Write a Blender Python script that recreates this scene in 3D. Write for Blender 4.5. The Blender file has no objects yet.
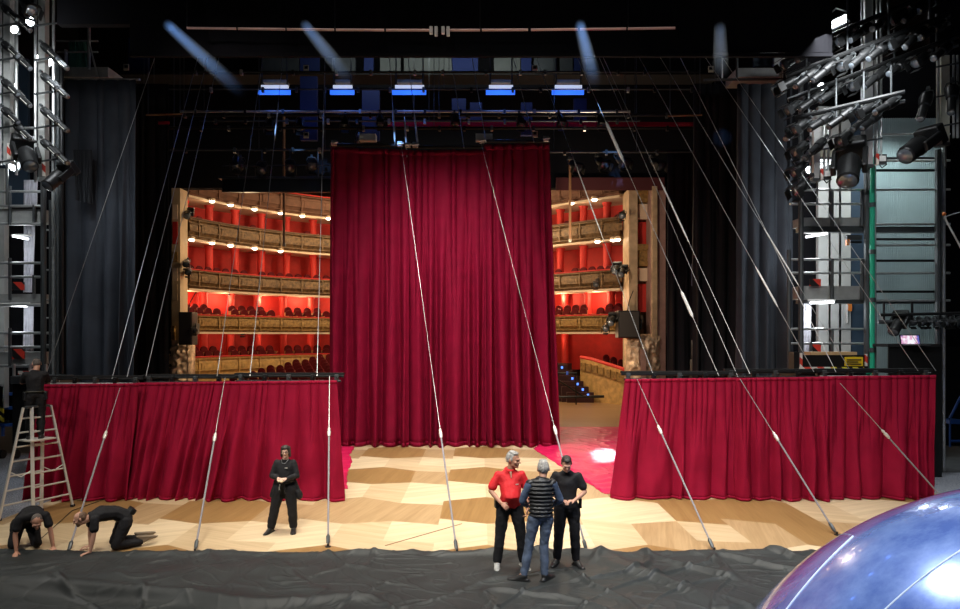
import bpy, bmesh, math, random
from mathutils import Vector, Matrix, Euler, noise, Quaternion

random.seed(7)
SC = bpy.context.scene
COL = SC.collection
F = 695.0
HZ = 335.0
CAMZ = 3.6
PI = math.pi


def P(x, y, Y):
    """photo pixel at distance Y -> point in the place (camera stands at the origin, 3.6 m up, looking along +Y)"""
    return Vector(((x - 480.0) * Y / F, Y, CAMZ - (y - HZ) * Y / F))


def G(x, y):
    """photo pixel on the stage floor"""
    Y = CAMZ * F / (y - HZ)
    return Vector(((x - 480.0) * Y / F, Y, 0.0))


# ------------------------------------------------------------------ materials
def mat(name, col, rough=0.6, metal=0.0, var=0.0, vscale=6.0, bump=0.0, bscale=40.0, spec=0.5, stretch=(1, 1, 1),
        emit=None, estr=0.0, sheen=0.0, coat=0.0):
    m = bpy.data.materials.new(name)
    m.use_nodes = True
    nt = m.node_tree
    b = nt.nodes['Principled BSDF']
    c = (col[0], col[1], col[2], 1)
    b.inputs['Base Color'].default_value = c
    b.inputs['Roughness'].default_value = rough
    b.inputs['Metallic'].default_value = metal
    b.inputs['Specular IOR Level'].default_value = spec
    b.inputs['Sheen Weight'].default_value = sheen
    b.inputs['Coat Weight'].default_value = coat
    if emit:
        b.inputs['Emission Color'].default_value = (*emit, 1)
        b.inputs['Emission Strength'].default_value = estr
    if var or bump:
        tc = nt.nodes.new('ShaderNodeTexCoord')
        mp = nt.nodes.new('ShaderNodeMapping')
        mp.inputs['Scale'].default_value = stretch
        nt.links.new(tc.outputs['Object'], mp.inputs['Vector'])
    if var:
        n = nt.nodes.new('ShaderNodeTexNoise')
        n.inputs['Scale'].default_value = vscale
        n.inputs['Detail'].default_value = 5
        nt.links.new(mp.outputs[0], n.inputs['Vector'])
        r = nt.nodes.new('ShaderNodeValToRGB')
        r.color_ramp.elements[0].position = 0.3
        r.color_ramp.elements[1].position = 0.7
        r.color_ramp.elements[0].color = tuple(max(0, k * (1 - var)) for k in col) + (1,)
        r.color_ramp.elements[1].color = tuple(min(1, k * (1 + var)) for k in col) + (1,)
        nt.links.new(n.outputs['Fac'], r.inputs['Fac'])
        nt.links.new(r.outputs[0], b.inputs['Base Color'])
    if bump:
        n2 = nt.nodes.new('ShaderNodeTexNoise')
        n2.inputs['Scale'].default_value = bscale
        n2.inputs['Detail'].default_value = 3
        nt.links.new(mp.outputs[0], n2.inputs['Vector'])
        bp = nt.nodes.new('ShaderNodeBump')
        bp.inputs['Strength'].default_value = bump
        bp.inputs['Distance'].default_value = 0.02
        nt.links.new(n2.outputs['Fac'], bp.inputs['Height'])
        nt.links.new(bp.outputs[0], b.inputs['Normal'])
    return m


def stripe_mat(name, c1, c2, scale, axis=(0.7, 0, 0.7), rough=0.5, sharp=True):
    m = bpy.data.materials.new(name)
    m.use_nodes = True
    nt = m.node_tree
    b = nt.nodes['Principled BSDF']
    b.inputs['Roughness'].default_value = rough
    tc = nt.nodes.new('ShaderNodeTexCoord')
    d = nt.nodes.new('ShaderNodeVectorMath')
    d.operation = 'DOT_PRODUCT'
    d.inputs[1].default_value = axis
    nt.links.new(tc.outputs['Object'], d.inputs[0])
    mu = nt.nodes.new('ShaderNodeMath')
    mu.operation = 'MULTIPLY'
    mu.inputs[1].default_value = scale
    nt.links.new(d.outputs['Value'], mu.inputs[0])
    fr = nt.nodes.new('ShaderNodeMath')
    fr.operation = 'FRACT'
    nt.links.new(mu.outputs[0], fr.inputs[0])
    gt = nt.nodes.new('ShaderNodeMath')
    gt.operation = 'GREATER_THAN'
    gt.inputs[1].default_value = 0.5
    nt.links.new(fr.outputs[0], gt.inputs[0])
    mx = nt.nodes.new('ShaderNodeMix')
    mx.data_type = 'RGBA'
    mx.inputs[6].default_value = (*c1, 1)
    mx.inputs[7].default_value = (*c2, 1)
    nt.links.new(gt.outputs[0], mx.inputs[0])
    nt.links.new(mx.outputs[2], b.inputs['Base Color'])
    return m


def wood_mat(name, col, angle, var=0.16):
    m = bpy.data.materials.new(name)
    m.use_nodes = True
    nt = m.node_tree
    b = nt.nodes['Principled BSDF']
    b.inputs['Roughness'].default_value = 0.42
    b.inputs['Specular IOR Level'].default_value = 0.35
    tc = nt.nodes.new('ShaderNodeTexCoord')
    mp = nt.nodes.new('ShaderNodeMapping')
    mp.inputs['Rotation'].default_value = (0, 0, angle)
    nt.links.new(tc.outputs['Object'], mp.inputs['Vector'])
    mp2 = nt.nodes.new('ShaderNodeMapping')
    mp2.inputs['Scale'].default_value = (9, 0.5, 1)
    nt.links.new(mp.outputs[0], mp2.inputs['Vector'])
    n = nt.nodes.new('ShaderNodeTexNoise')
    n.inputs['Scale'].default_value = 2.2
    n.inputs['Detail'].default_value = 6
    n.inputs['Distortion'].default_value = 0.6
    nt.links.new(mp2.outputs[0], n.inputs['Vector'])
    # board to board change of tone
    sx = nt.nodes.new('ShaderNodeSeparateXYZ')
    nt.links.new(mp.outputs[0], sx.inputs[0])
    q = nt.nodes.new('ShaderNodeMath')
    q.operation = 'MULTIPLY'
    q.inputs[1].default_value = 7.0
    nt.links.new(sx.outputs['X'], q.inputs[0])
    fl = nt.nodes.new('ShaderNodeMath')
    fl.operation = 'FLOOR'
    nt.links.new(q.outputs[0], fl.inputs[0])
    wn = nt.nodes.new('ShaderNodeTexWhiteNoise')
    wn.noise_dimensions = '1D'
    nt.links.new(fl.outputs[0], wn.inputs['W'])
    ad = nt.nodes.new('ShaderNodeMath')
    ad.operation = 'MULTIPLY_ADD'
    ad.inputs[1].default_value = 0.28
    nt.links.new(wn.outputs['Value'], ad.inputs[0])
    nt.links.new(n.outputs['Fac'], ad.inputs[2])
    r = nt.nodes.new('ShaderNodeValToRGB')
    r.color_ramp.elements[0].position = 0.35
    r.color_ramp.elements[1].position = 0.95
    r.color_ramp.elements[0].color = tuple(k * (1 - var) * s for k, s in zip(col, (1, .95, .86))) + (1,)
    r.color_ramp.elements[1].color = tuple(min(1, k * (1 + var)) for k in col) + (1,)
    nt.links.new(ad.outputs[0], r.inputs['Fac'])
    nt.links.new(r.outputs[0], b.inputs['Base Color'])
    return m


M = {}
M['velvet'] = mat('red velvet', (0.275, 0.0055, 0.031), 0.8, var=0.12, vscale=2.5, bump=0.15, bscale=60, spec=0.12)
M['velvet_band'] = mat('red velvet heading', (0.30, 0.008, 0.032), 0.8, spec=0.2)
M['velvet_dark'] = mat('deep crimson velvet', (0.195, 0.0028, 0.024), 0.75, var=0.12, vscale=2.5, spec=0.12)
M['satin'] = mat('pink red satin', (0.60, 0.012, 0.085), 0.45, var=0.08, vscale=3, bump=0.25, bscale=14, spec=0.25)
M['black_cloth'] = mat('black stage cloth', (0.023, 0.027, 0.027), 0.55, var=0.2, vscale=2.0, bump=0.15, bscale=9, spec=0.45)
M['black_drape'] = mat('black wool drape', (0.009, 0.010, 0.013), 0.8, var=0.2, vscale=2, spec=0.3)
M['grey_drape'] = mat('charcoal drape', (0.034, 0.039, 0.050), 0.75, var=0.2, vscale=1.5, spec=0.3)
M['black'] = mat('matt black paint', (0.010, 0.011, 0.012), 0.7, spec=0.3)
M['black_wall'] = mat('black masking', (0.006, 0.006, 0.008), 0.9, spec=0.15)
M['black_metal'] = mat('black metal', (0.02, 0.021, 0.022), 0.38, 0.5, spec=0.5)
M['steel'] = mat('galvanised steel', (0.50, 0.52, 0.52), 0.38, 0.75, var=0.15, vscale=8)
M['dark_steel'] = mat('dark grey steel', (0.09, 0.10, 0.105), 0.42, 0.6)
M['alu'] = mat('aluminium', (0.74, 0.72, 0.66), 0.42, 0.35)
M['cable'] = mat('steel cable', (0.42, 0.44, 0.45), 0.35, 0.5)
M['strap'] = mat('grey webbing strap', (0.23, 0.22, 0.24), 0.6)
M['sleeve'] = mat('painted cable glint', (0.92, 0.95, 0.95), 0.25)  # white colour stands for light glinting on the wires
M['white'] = mat('white paint', (0.8, 0.8, 0.78), 0.5)
M['grey_panel'] = mat('pale grey panel', (0.50, 0.51, 0.50), 0.6, var=0.08, vscale=2)
M['deck'] = mat('grey deck edge', (0.30, 0.31, 0.30), 0.6, var=0.15, vscale=4)
M['deck_cream'] = mat('cream deck edge', (0.55, 0.54, 0.44), 0.6, var=0.1, vscale=4)
M['blue_panel'] = mat('dark blue panel', (0.028, 0.052, 0.085), 0.6)
M['blue_glow'] = mat('painted blue glow', (0.006, 0.017, 0.10), 0.8)  # blue glow put into the base colour, nothing emits
M['green'] = mat('green pipe', (0.02, 0.42, 0.25), 0.4)
M['green_dull'] = mat('dull green cloth', (0.06, 0.22, 0.16), 0.8)
M['pale_cloth'] = mat('pale grey curtain', (0.55, 0.55, 0.62), 0.7, var=0.2, vscale=4)
M['yellow'] = mat('yellow sign', (0.80, 0.56, 0.02), 0.5)
M['ink'] = mat('dark lettering', (0.03, 0.03, 0.02), 0.6)
M['orange'] = mat('orange plastic', (0.75, 0.22, 0.04), 0.5)
M['plywood'] = mat('plywood', (0.55, 0.36, 0.18), 0.6, var=0.15, vscale=5)
M['blue_paint'] = mat('blue paint', (0.03, 0.12, 0.50), 0.4)
M['red_black'] = stripe_mat('red and black hazard stripes', (0.70, 0.05, 0.03), (0.01, 0.01, 0.01), 3.0, (0.75, 0, 0.75))
M['yellow_black'] = stripe_mat('yellow and black hazard stripes', (0.80, 0.65, 0.05), (0.01, 0.01, 0.01), 5.0, (0.75, 0, 0.75))
M['red_white'] = stripe_mat('red and white tape', (0.65, 0.06, 0.04), (0.75, 0.72, 0.68), 4.0, (0.75, 0, 0.75))
M['fluoro'] = mat('lit fluorescent tube', (0.9, 0.95, 1), 0.4, emit=(0.92, 0.97, 1.0), estr=4)
M['lamp_white'] = mat('lit work lamp', (0.9, 0.95, 1), 0.4, emit=(0.90, 0.97, 1.0), estr=25)
M['lamp_warm'] = mat('lit warm downlight', (1, 0.9, 0.7), 0.4, emit=(1.0, 0.86, 0.62), estr=14)
M['lamp_blue'] = mat('lit blue strip', (0.05, 0.2, 1), 0.4, emit=(0.04, 0.20, 1.0), estr=0.9)
M['lamp_pale'] = mat('lit pale strip', (0.9, 0.93, 1), 0.4, emit=(0.85, 0.92, 1.0), estr=0.55)
M['lens'] = mat('lens glass', (0.10, 0.12, 0.14), 0.08, 0.0, spec=1.0, coat=1.0)
M['brown'] = mat('brown pole', (0.26, 0.13, 0.06), 0.5)
M['pink_tube'] = mat('pinkish pipe', (0.60, 0.42, 0.40), 0.4, 0.3)
# auditorium
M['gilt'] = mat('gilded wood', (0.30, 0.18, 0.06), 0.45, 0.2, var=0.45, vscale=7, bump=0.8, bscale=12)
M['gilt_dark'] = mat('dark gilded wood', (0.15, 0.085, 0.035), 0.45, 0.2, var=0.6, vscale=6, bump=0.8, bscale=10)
M['gold_wall'] = mat('gold painted wall', (0.55, 0.34, 0.12), 0.5, 0.1, var=0.25, vscale=4, bump=0.3, bscale=9)
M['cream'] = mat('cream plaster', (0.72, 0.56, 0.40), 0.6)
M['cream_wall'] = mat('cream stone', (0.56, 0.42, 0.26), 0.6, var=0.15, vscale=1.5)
M['red_wall'] = mat('red damask wall', (0.52, 0.020, 0.015), 0.7, var=0.12, vscale=3)
M['red_column'] = mat('red column', (0.66, 0.035, 0.025), 0.6)
M['seat_red'] = mat('dark red plush', (0.085, 0.002, 0.005), 0.8, var=0.15, vscale=8, spec=.2)
M['seat_wood'] = mat('seat trim', (0.45, 0.22, 0.10), 0.5)
M['stucco'] = mat('carved stucco', (0.62, 0.46, 0.32), 0.5, 0.2, var=0.5, vscale=5, bump=1.0, bscale=7)
M['pilaster'] = mat('beige pilaster', (0.52, 0.38, 0.24), 0.55, var=0.2, vscale=3)
M['mauve'] = mat('mauve pilaster', (0.36, 0.22, 0.19), 0.6, var=0.15, vscale=3)
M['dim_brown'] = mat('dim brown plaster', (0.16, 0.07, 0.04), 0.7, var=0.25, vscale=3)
M['blue_led'] = mat('blue step light', (0.1, 0.3, 1), 0.4, emit=(0.10, 0.25, 1.0), estr=2.0)
M['stair'] = mat('dark stair carpet', (0.06, 0.02, 0.02), 0.8)
# floors
M['oak_light'] = wood_mat('pale oak', (0.66, 0.54, 0.36), 1.15, 0.14)
M['oak_pale'] = wood_mat('light oak', (0.56, 0.435, 0.27), 2.0, 0.14)
M['oak_mid'] = wood_mat('mid oak', (0.42, 0.29, 0.155), 0.25)
M['oak_brown'] = wood_mat('brown oak', (0.30, 0.178, 0.068), 0.1)
M['plain_boards'] = wood_mat('plain stage boards', (0.30, 0.18, 0.09), 1.57)
M['speckle'] = mat('grey speckled carpet', (0.27, 0.29, 0.33), 0.9, var=0.85, vscale=45)
M['dark_floor'] = mat('dark grey stage floor', (0.085, 0.088, 0.092), 0.6, var=0.2, vscale=2)
# people
M['skin'] = mat('skin', (0.55, 0.30, 0.21), 0.55)
M['skin_tan'] = mat('tanned skin', (0.46, 0.23, 0.15), 0.55)
M['skin_pale'] = mat('pale skin', (0.62, 0.38, 0.29), 0.55)
M['lips'] = mat('lips', (0.42, 0.13, 0.11), 0.5)
M['eye'] = mat('dark eye', (0.04, 0.025, 0.02), 0.2)
M['hair_grey'] = mat('grey hair', (0.34, 0.33, 0.31), 0.7, var=0.45, vscale=40, bump=0.6, bscale=70)
M['hair_dark'] = mat('dark hair', (0.030, 0.022, 0.018), 0.6, var=0.3, vscale=40, bump=0.6, bscale=70)
M['hair_brown'] = mat('brown hair', (0.15, 0.085, 0.05), 0.6, var=0.4, vscale=40, bump=0.6, bscale=70)
M['stubble'] = mat('cropped dark hair', (0.10, 0.085, 0.075), 0.8, var=0.3, vscale=60)
M['black_cotton'] = mat('black cotton', (0.012, 0.012, 0.014), 0.8, var=0.25, vscale=9, bump=0.3, bscale=14, spec=0.3)
M['black_trouser'] = mat('black work trousers', (0.009, 0.009, 0.011), 0.8, var=0.3, vscale=7, bump=0.4, bscale=12, spec=0.3)
M['red_cotton'] = mat('red polo cotton', (0.62, 0.012, 0.018), 0.75, var=0.12, vscale=8, bump=0.25, bscale=12)
M['jeans'] = mat('blue denim', (0.075, 0.105, 0.165), 0.8, var=0.4, vscale=7, bump=0.3, bscale=25)
M['blue_sleeve'] = mat('blue knit sleeve', (0.055, 0.085, 0.15), 0.8, var=0.2, vscale=8)
M['puffer'] = mat('black quilted nylon', (0.016, 0.017, 0.019), 0.42, spec=0.5, bump=0.3, bscale=20)
M['shoe_black'] = mat('black leather', (0.018, 0.018, 0.018), 0.4)
M['shoe_grey'] = mat('grey white trainers', (0.42, 0.42, 0.40), 0.6, var=0.3, vscale=15)
M['shoe_tan'] = mat('tan boot', (0.24, 0.19, 0.13), 0.6)
M['paper'] = mat('paper note', (0.6, 0.5, 0.32), 0.6)


def dome_mat():
    m = bpy.data.materials.new('glossy blue shell')
    m.use_nodes = True
    nt = m.node_tree
    b = nt.nodes['Principled BSDF']
    tc = nt.nodes.new('ShaderNodeTexCoord')
    n = nt.nodes.new('ShaderNodeTexNoise')
    n.inputs['Scale'].default_value = 2.2
    n.inputs['Detail'].default_value = 8
    n.inputs['Roughness'].default_value = 0.7
    nt.links.new(tc.outputs['Object'], n.inputs['Vector'])
    r = nt.nodes.new('ShaderNodeValToRGB')
    r.color_ramp.elements[0].position = 0.35
    r.color_ramp.elements[0].color = (0.09, 0.165, 0.50, 1)
    r.color_ramp.elements[1].position = 0.72
    r.color_ramp.elements[1].color = (0.25, 0.38, 0.78, 1)
    nt.links.new(n.outputs['Fac'], r.inputs['Fac'])
    nt.links.new(r.outputs[0], b.inputs['Base Color'])
    b.inputs['Roughness'].default_value = 0.22
    b.inputs['Metallic'].default_value = 0.25
    b.inputs['Coat Weight'].default_value = 1.0
    b.inputs['Coat Roughness'].default_value = 0.05
    n2 = nt.nodes.new('ShaderNodeTexNoise')
    n2.inputs['Scale'].default_value = 3.0
    n2.inputs['Detail'].default_value = 6
    nt.links.new(tc.outputs['Object'], n2.inputs['Vector'])
    bp = nt.nodes.new('ShaderNodeBump')
    bp.inputs['Strength'].default_value = 0.12
    bp.inputs['Distance'].default_value = 0.02
    nt.links.new(n2.outputs['Fac'], bp.inputs['Height'])
    nt.links.new(bp.outputs[0], b.inputs['Normal'])
    return m


M['dome'] = dome_mat()


def corrugated_mat():
    return mat('pale teal corrugated sheet', (0.36, 0.46, 0.48), 0.5, 0.2, var=0.1, vscale=1.2)


M['corrugated'] = corrugated_mat()


# ------------------------------------------------------------------ object helpers
def link(name, me, parent=None, m=None):
    o = bpy.data.objects.new(name, me)
    COL.objects.link(o)
    if m is not None and me is not None:
        for k in (m if isinstance(m, (list, tuple)) else [m]):
            me.materials.append(k)
    if parent is not None:
        o.parent = parent
    return o


def tag(o, label, cat, group=None, kind=None):
    o['label'] = label
    o['category'] = cat
    if group:
        o['group'] = group
    if kind:
        o['kind'] = kind
    return o


def thing(name, label, cat, loc=(0, 0, 0), rz=0.0, group=None):
    o = bpy.data.objects.new(name, None)
    COL.objects.link(o)
    o.location = loc
    o.rotation_euler = (0, 0, rz)
    o.empty_display_size = 0.1
    return tag(o, label, cat, group)


KIDS = {}


def dup(root, loc=None, rot=None, label=None, group=None, scale=None):
    kids = [c for c in root.children]
    r = root.copy()
    COL.objects.link(r)
    if loc is not None:
        r.location = loc
    if rot is not None:
        r.rotation_euler = rot
    if scale is not None:
        r.scale = (scale,) * 3
    if label:
        r['label'] = label
    if group:
        r['group'] = group
    for ch in kids:
        c = ch.copy()
        COL.objects.link(c)
        c.parent = r
        for g in ch.children:
            d = g.copy()
            COL.objects.link(d)
            d.parent = c
    return r


class MB:
    def __init__(s):
        s.v, s.f, s.mi = [], [], []
        s.cur = 0

    def add(s, vs, fs):
        b = len(s.v)
        s.v.extend([Vector(v) for v in vs])
        for f in fs:
            s.f.append([b + i for i in f])
            s.mi.append(s.cur)

    def box(s, c, size, rot=None, taper=1.0):
        hx, hy, hz = size[0] / 2, size[1] / 2, size[2] / 2
        vs = []
        for z in (-1, 1):
            k = taper if z > 0 else 1.0
            for x, y in ((-1, -1), (1, -1), (1, 1), (-1, 1)):
                vs.append(Vector((x * hx * k, y * hy * k, z * hz)))
        if rot is not None:
            R = rot if isinstance(rot, Matrix) else Euler(rot).to_matrix()
            vs = [R @ v for v in vs]
        c = Vector(c)
        s.add([v + c for v in vs], [(3, 2, 1, 0), (4, 5, 6, 7), (0, 1, 5, 4), (1, 2, 6, 5), (2, 3, 7, 6), (3, 0, 4, 7)])
        return s

    def slab(s, lo, hi):
        lo, hi = Vector(lo), Vector(hi)
        return s.box((lo + hi) / 2, hi - lo)

    def cyl(s, p0, p1, r0, r1=None, n=10, caps=True):
        p0, p1 = Vector(p0), Vector(p1)
        r1 = r0 if r1 is None else r1
        d = (p1 - p0)
        if d.length < 1e-6:
            return s
        q = d.to_track_quat('Z', 'Y')
        vs = []
        for p, r in ((p0, r0), (p1, r1)):
            for i in range(n):
                a = 2 * PI * i / n
                vs.append(p + q @ Vector((r * math.cos(a), r * math.sin(a), 0)))
        fs = [(i, (i + 1) % n, n + (i + 1) % n, n + i) for i in range(n)]
        if caps:
            fs.append(tuple(range(n - 1, -1, -1)))
            fs.append(tuple(range(n, 2 * n)))
        s.add(vs, fs)
        return s

    def tube(s, pts, r, n=8):
        pts = [Vector(p) for p in pts]
        rings = []
        for i, p in enumerate(pts):
            t = (pts[min(i + 1, len(pts) - 1)] - pts[max(i - 1, 0)]).normalized()
            q = t.to_track_quat('Z', 'Y')
            rr = r[i] if isinstance(r, (list, tuple)) else r
            rings.append([p + q @ Vector((rr * math.cos(2 * PI * k / n), rr * math.sin(2 * PI * k / n), 0)) for k in range(n)])
        vs = [v for rg in rings for v in rg]
        fs = []
        for i in range(len(pts) - 1):
            for k in range(n):
                fs.append((i * n + k, i * n + (k + 1) % n, (i + 1) * n + (k + 1) % n, (i + 1) * n + k))
        fs.append(tuple(range(n - 1, -1, -1)))
        fs.append(tuple(range((len(pts) - 1) * n, len(pts) * n)))
        s.add(vs, fs)
        return s

    def lathe(s, prof, c=(0, 0, 0), axis=(0, 0, 1), n=16):
        q = Vector(axis).to_track_quat('Z', 'Y')
        c = Vector(c)
        vs = []
        for r, z in prof:
            for k in range(n):
                a = 2 * PI * k / n
                vs.append(c + q @ Vector((r * math.cos(a), r * math.sin(a), z)))
        fs = []
        for i in range(len(prof) - 1):
            for k in range(n):
                fs.append((i * n + k, i * n + (k + 1) % n, (i + 1) * n + (k + 1) % n, (i + 1) * n + k))
        fs.append(tuple(range(n - 1, -1, -1)))
        fs.append(tuple(range((len(prof) - 1) * n, len(prof) * n)))
        s.add(vs, fs)
        return s

    def ball(s, c, r, n=10, m=6):
        r = r if isinstance(r, (tuple, list)) else (r, r, r)
        c = Vector(c)
        vs = [c + Vector((0, 0, -r[2]))]
        for j in range(1, m):
            t = -PI / 2 + PI * j / m
            for i in range(n):
                a = 2 * PI * i / n
                vs.append(c + Vector((r[0] * math.cos(t) * math.cos(a), r[1] * math.cos(t) * math.sin(a), r[2] * math.sin(t))))
        vs.append(c + Vector((0, 0, r[2])))
        fs = [(0, 1 + (i + 1) % n, 1 + i) for i in range(n)]
        for j in range(m - 2):
            for i in range(n):
                a, b = 1 + j * n + i, 1 + j * n + (i + 1) % n
                fs.append((a, b, b + n, a + n))
        last = len(vs) - 1
        o = 1 + (m - 2) * n
        fs += [(o + i, o + (i + 1) % n, last) for i in range(n)]
        s.add(vs, fs)
        return s

    def torus(s, c, R, r, axis=(0, 0, 1), n=20, m=6, squash=1.0):
        q = Vector(axis).to_track_quat('Z', 'Y')
        c = Vector(c)
        vs, fs = [], []
        for i in range(n):
            a = 2 * PI * i / n
            for j in range(m):
                b = 2 * PI * j / m
                vs.append(c + q @ Vector(((R + r * math.cos(b)) * math.cos(a), (R + r * math.cos(b)) * math.sin(a) * squash, r * math.sin(b))))
        for i in range(n):
            for j in range(m):
                fs.append((i * m + j, ((i + 1) % n) * m + j, ((i + 1) % n) * m + (j + 1) % m, i * m + (j + 1) % m))
        s.add(vs, fs)
        return s

    def build(s, name, m, parent=None, smooth=False, bevel=0.0, origin=None):
        me = bpy.data.meshes.new(name)
        vs = s.v
        if origin is not None:
            org = Vector(origin)
            vs = [v - org for v in vs]
        me.from_pydata(vs, [], s.f)
        o = link(name, me, parent, m)
        if isinstance(m, (list, tuple)):
            me.polygons.foreach_set('material_index', s.mi)
        if smooth:
            me.polygons.foreach_set('use_smooth', [True] * len(me.polygons))
            try:
                me.set_sharp_from_angle(angle=math.radians(40))
            except Exception:
                pass
        if origin is not None:
            o.location = origin
        if bevel:
            b = o.modifiers.new('bevel', 'BEVEL')
            b.width = bevel
            b.segments = 2
            b.limit_method = 'ANGLE'
        me.update()
        return o


def struct(o):
    o['kind'] = 'structure'
    return o


def frame(d, up=(0, 0, 1)):
    """matrix whose -Y column looks along d"""
    d = Vector(d).normalized()
    up = Vector(up)
    if abs(d.dot(up)) > 0.98:
        up = Vector((0, 1, 0))
    y = -d
    x = y.cross(up).normalized()
    z = x.cross(y).normalized()
    return Matrix((x, y, z)).transposed()


# ------------------------------------------------------------------ camera
cam = bpy.data.cameras.new('camera')
cam.sensor_width = 36
cam.lens = F / 960 * 36
cam.shift_y = (HZ - 304.5) / 960
cam.clip_end = 300
co = bpy.data.objects.new('camera', cam)
COL.objects.link(co)
co.location = (0, 0, CAMZ)
co.rotation_euler = (PI / 2, 0, 0)
SC.camera = co

# ------------------------------------------------------------------ floor with its inlaid oak pattern
def build_floor():
    X0, X1, Y0, Y1 = -9.35, 10.35, 6.0, 24.6
    bm = bmesh.new()
    W, Hh = 2.75, 3.52
    hb, hm = 0.92, 0.455
    # columns alternate: wide hexagons, narrow slanted boards; pale chevrons between the rows
    mats = [M['oak_light'], M['oak_pale'], M['oak_mid'], M['oak_brown']]

    def poly(pts, mi):
        vs = [bm.verts.new((x, y, 0)) for x, y in pts]
        f = bm.faces.new(vs)
        f.material_index = mi

    cx0, cy0 = -2.62, 14.35
    for i in range(-4, 6):
        for j in range(-4, 5):
            cx = cx0 + i * W
            cy = cy0 + j * Hh
            flip = cx > 1.6
            hexm, chA, chB, md = (3, 0, 1, 2)
            if flip:
                hexm, chA, chB, md = ((0, 2, 3, 3), (3, 1, 2, 1))[(i + j) % 2]
            elif (i * 3 + j * 5) % 7 == 0:
                hexm = 2
            a, b, c = hb, 1.10, 0.72
            s1 = 0.18
            poly([(cx - a, cy - c), (cx, cy - b), (cx + a, cy - c - s1), (cx + a, cy + c - s1), (cx, cy + b), (cx - a, cy + c)], hexm)
            # chevron above the hexagon, to the next row
            poly([(cx - a, cy + c), (cx, cy + b), (cx, cy + Hh - b), (cx - a, cy + Hh - c)], chA)
            poly([(cx, cy + b), (cx + a, cy + c - s1), (cx + a, cy + Hh - c - s1), (cx, cy + Hh - b)], chB)
            # narrow column
            x0, x1 = cx + a, cx + W - a
            poly([(x0, cy - c - s1), (x1, cy - c - 0.45), (x1, cy + c - 0.35), (x0, cy + c - s1)], md)
            poly([(x0, cy + c - s1), (x1, cy + c - 0.35), (x1, cy + c + 0.5), (x0, cy + c + 0.62)], chB if (i + j) % 3 else chA)
            poly([(x0, cy + c + 0.62), (x1, cy + c + 0.5), (x1, cy + Hh - c - 0.45), (x0, cy + Hh - c - s1)], chA)
    for co_, no in (((X0, 0, 0), (-1, 0, 0)), ((X1, 0, 0), (1, 0, 0)), ((0, Y0, 0), (0, -1, 0)), ((0, Y1, 0), (0, 1, 0))):
        g = bm.verts[:] + bm.edges[:] + bm.faces[:]
        bmesh.ops.bisect_plane(bm, geom=g, plane_co=co_, plane_no=no, clear_outer=True)
    bmesh.ops.recalc_face_normals(bm, faces=bm.faces[:])
    for f in bm.faces:
        if f.normal.z < 0:
            f.normal_flip()
    me = bpy.data.meshes.new('floor')
    bm.to_mesh(me)
    bm.free()
    struct(link('floor', me, None, mats))
    b = MB()
    b.slab((-9.35, 24.6, -0.2), (10.35, 36.6, 0.0))
    struct(b.build('floor_back', M['plain_boards']))
    b = MB()
    b.slab((-20, 6.0, -0.2), (-9.35, 21.2, -0.004))
    b.slab((10.35, 6.0, -0.2), (20, 18.2, -0.004))
    struct(b.build('floor_carpet', M['speckle']))
    b = MB()
    b.slab((-20, 21.2, -0.2), (-9.35, 36.6, -0.006))
    b.slab((10.35, 18.2, -0.2), (20, 36.6, -0.006))
    struct(b.build('floor_side', M['dark_floor']))
    b = MB()
    b.slab((-20, -3, -0.2), (20, 6.0, -0.01))
    struct(b.build('floor_front', M['dark_floor']))


build_floor()


# ------------------------------------------------------------------ cloth: hanging curtains
def pleat_profile(n, wmin, wmax, rng):
    """a row of rounded pleats over 0..1, random widths; returns f(u) in -1..1"""
    edges = [0.0]
    while edges[-1] < 1.0:
        edges.append(edges[-1] + rng.uniform(wmin, wmax) * rng.choice((.6, 1, 1, 1.25)))
    amps = [rng.uniform(0.5, 1.0) for _ in edges]
    sk = [rng.uniform(0.3, 0.7) for _ in edges]

    def f(u):
        for i in range(len(edges) - 1):
            if u < edges[i + 1]:
                t = (u - edges[i]) / (edges[i + 1] - edges[i])
                s = sk[i]
                t = 0.5 * t / s if t < s else 0.5 + 0.5 * (t - s) / (1 - s)
                return (1 - amps[i]) * .5 + amps[i] * math.sin(PI * min(1, max(0, t))) ** 0.75 * 2 - 1
        return -1
    return f


def curtain_mesh(name, top, bot, amp, wtop, wbot, seed, nu=220, nv=26, sag=0.0):
    """top, bot: (left point, right point); pleats stand out along -Y"""
    rng = random.Random(seed)
    f1 = pleat_profile(0, wtop * 0.6, wtop * 1.4, rng)
    f2 = pleat_profile(0, wbot * 0.6, wbot * 1.5, rng)
    t0, t1 = Vector(top[0]), Vector(top[1])
    b0, b1 = Vector(bot[0]), Vector(bot[1])
    vs, fs = [], []
    for j in range(nv + 1):
        v = j / nv
        k = v ** 0.8
        for i in range(nu + 1):
            u = i / nu
            wob = 0.012 * math.sin(v * 5 + u * 23 + seed) * v
            uu = min(1, max(0, u + wob))
            p = t0.lerp(t1, u).lerp(b0.lerp(b1, u), v)
            mix = min(1.0, max(0.0, (v - 0.08) / 0.6))
            mix = mix * mix * (3 - 2 * mix)
            d = f1(uu) * (1 - mix) * 0.55 + f2(uu) * mix
            side = f2(uu + 0.01) - f2(uu - 0.01) if 0.01 < uu < 0.99 else 0
            n3 = noise.noise(Vector((u * 9, v * 3, seed)))
            p = p + Vector((side * amp * 0.25 * mix, -amp * d * (0.35 + 0.65 * k) - amp * 0.5 * n3 * v, -sag * math.sin(PI * u) * (v > 0.97)))
            vs.append(p)
    for j in range(nv):
        for i in range(nu):
            a = j * (nu + 1) + i
            fs.append((a, a + 1, a + nu + 2, a + nu + 1))
    return vs, fs


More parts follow.
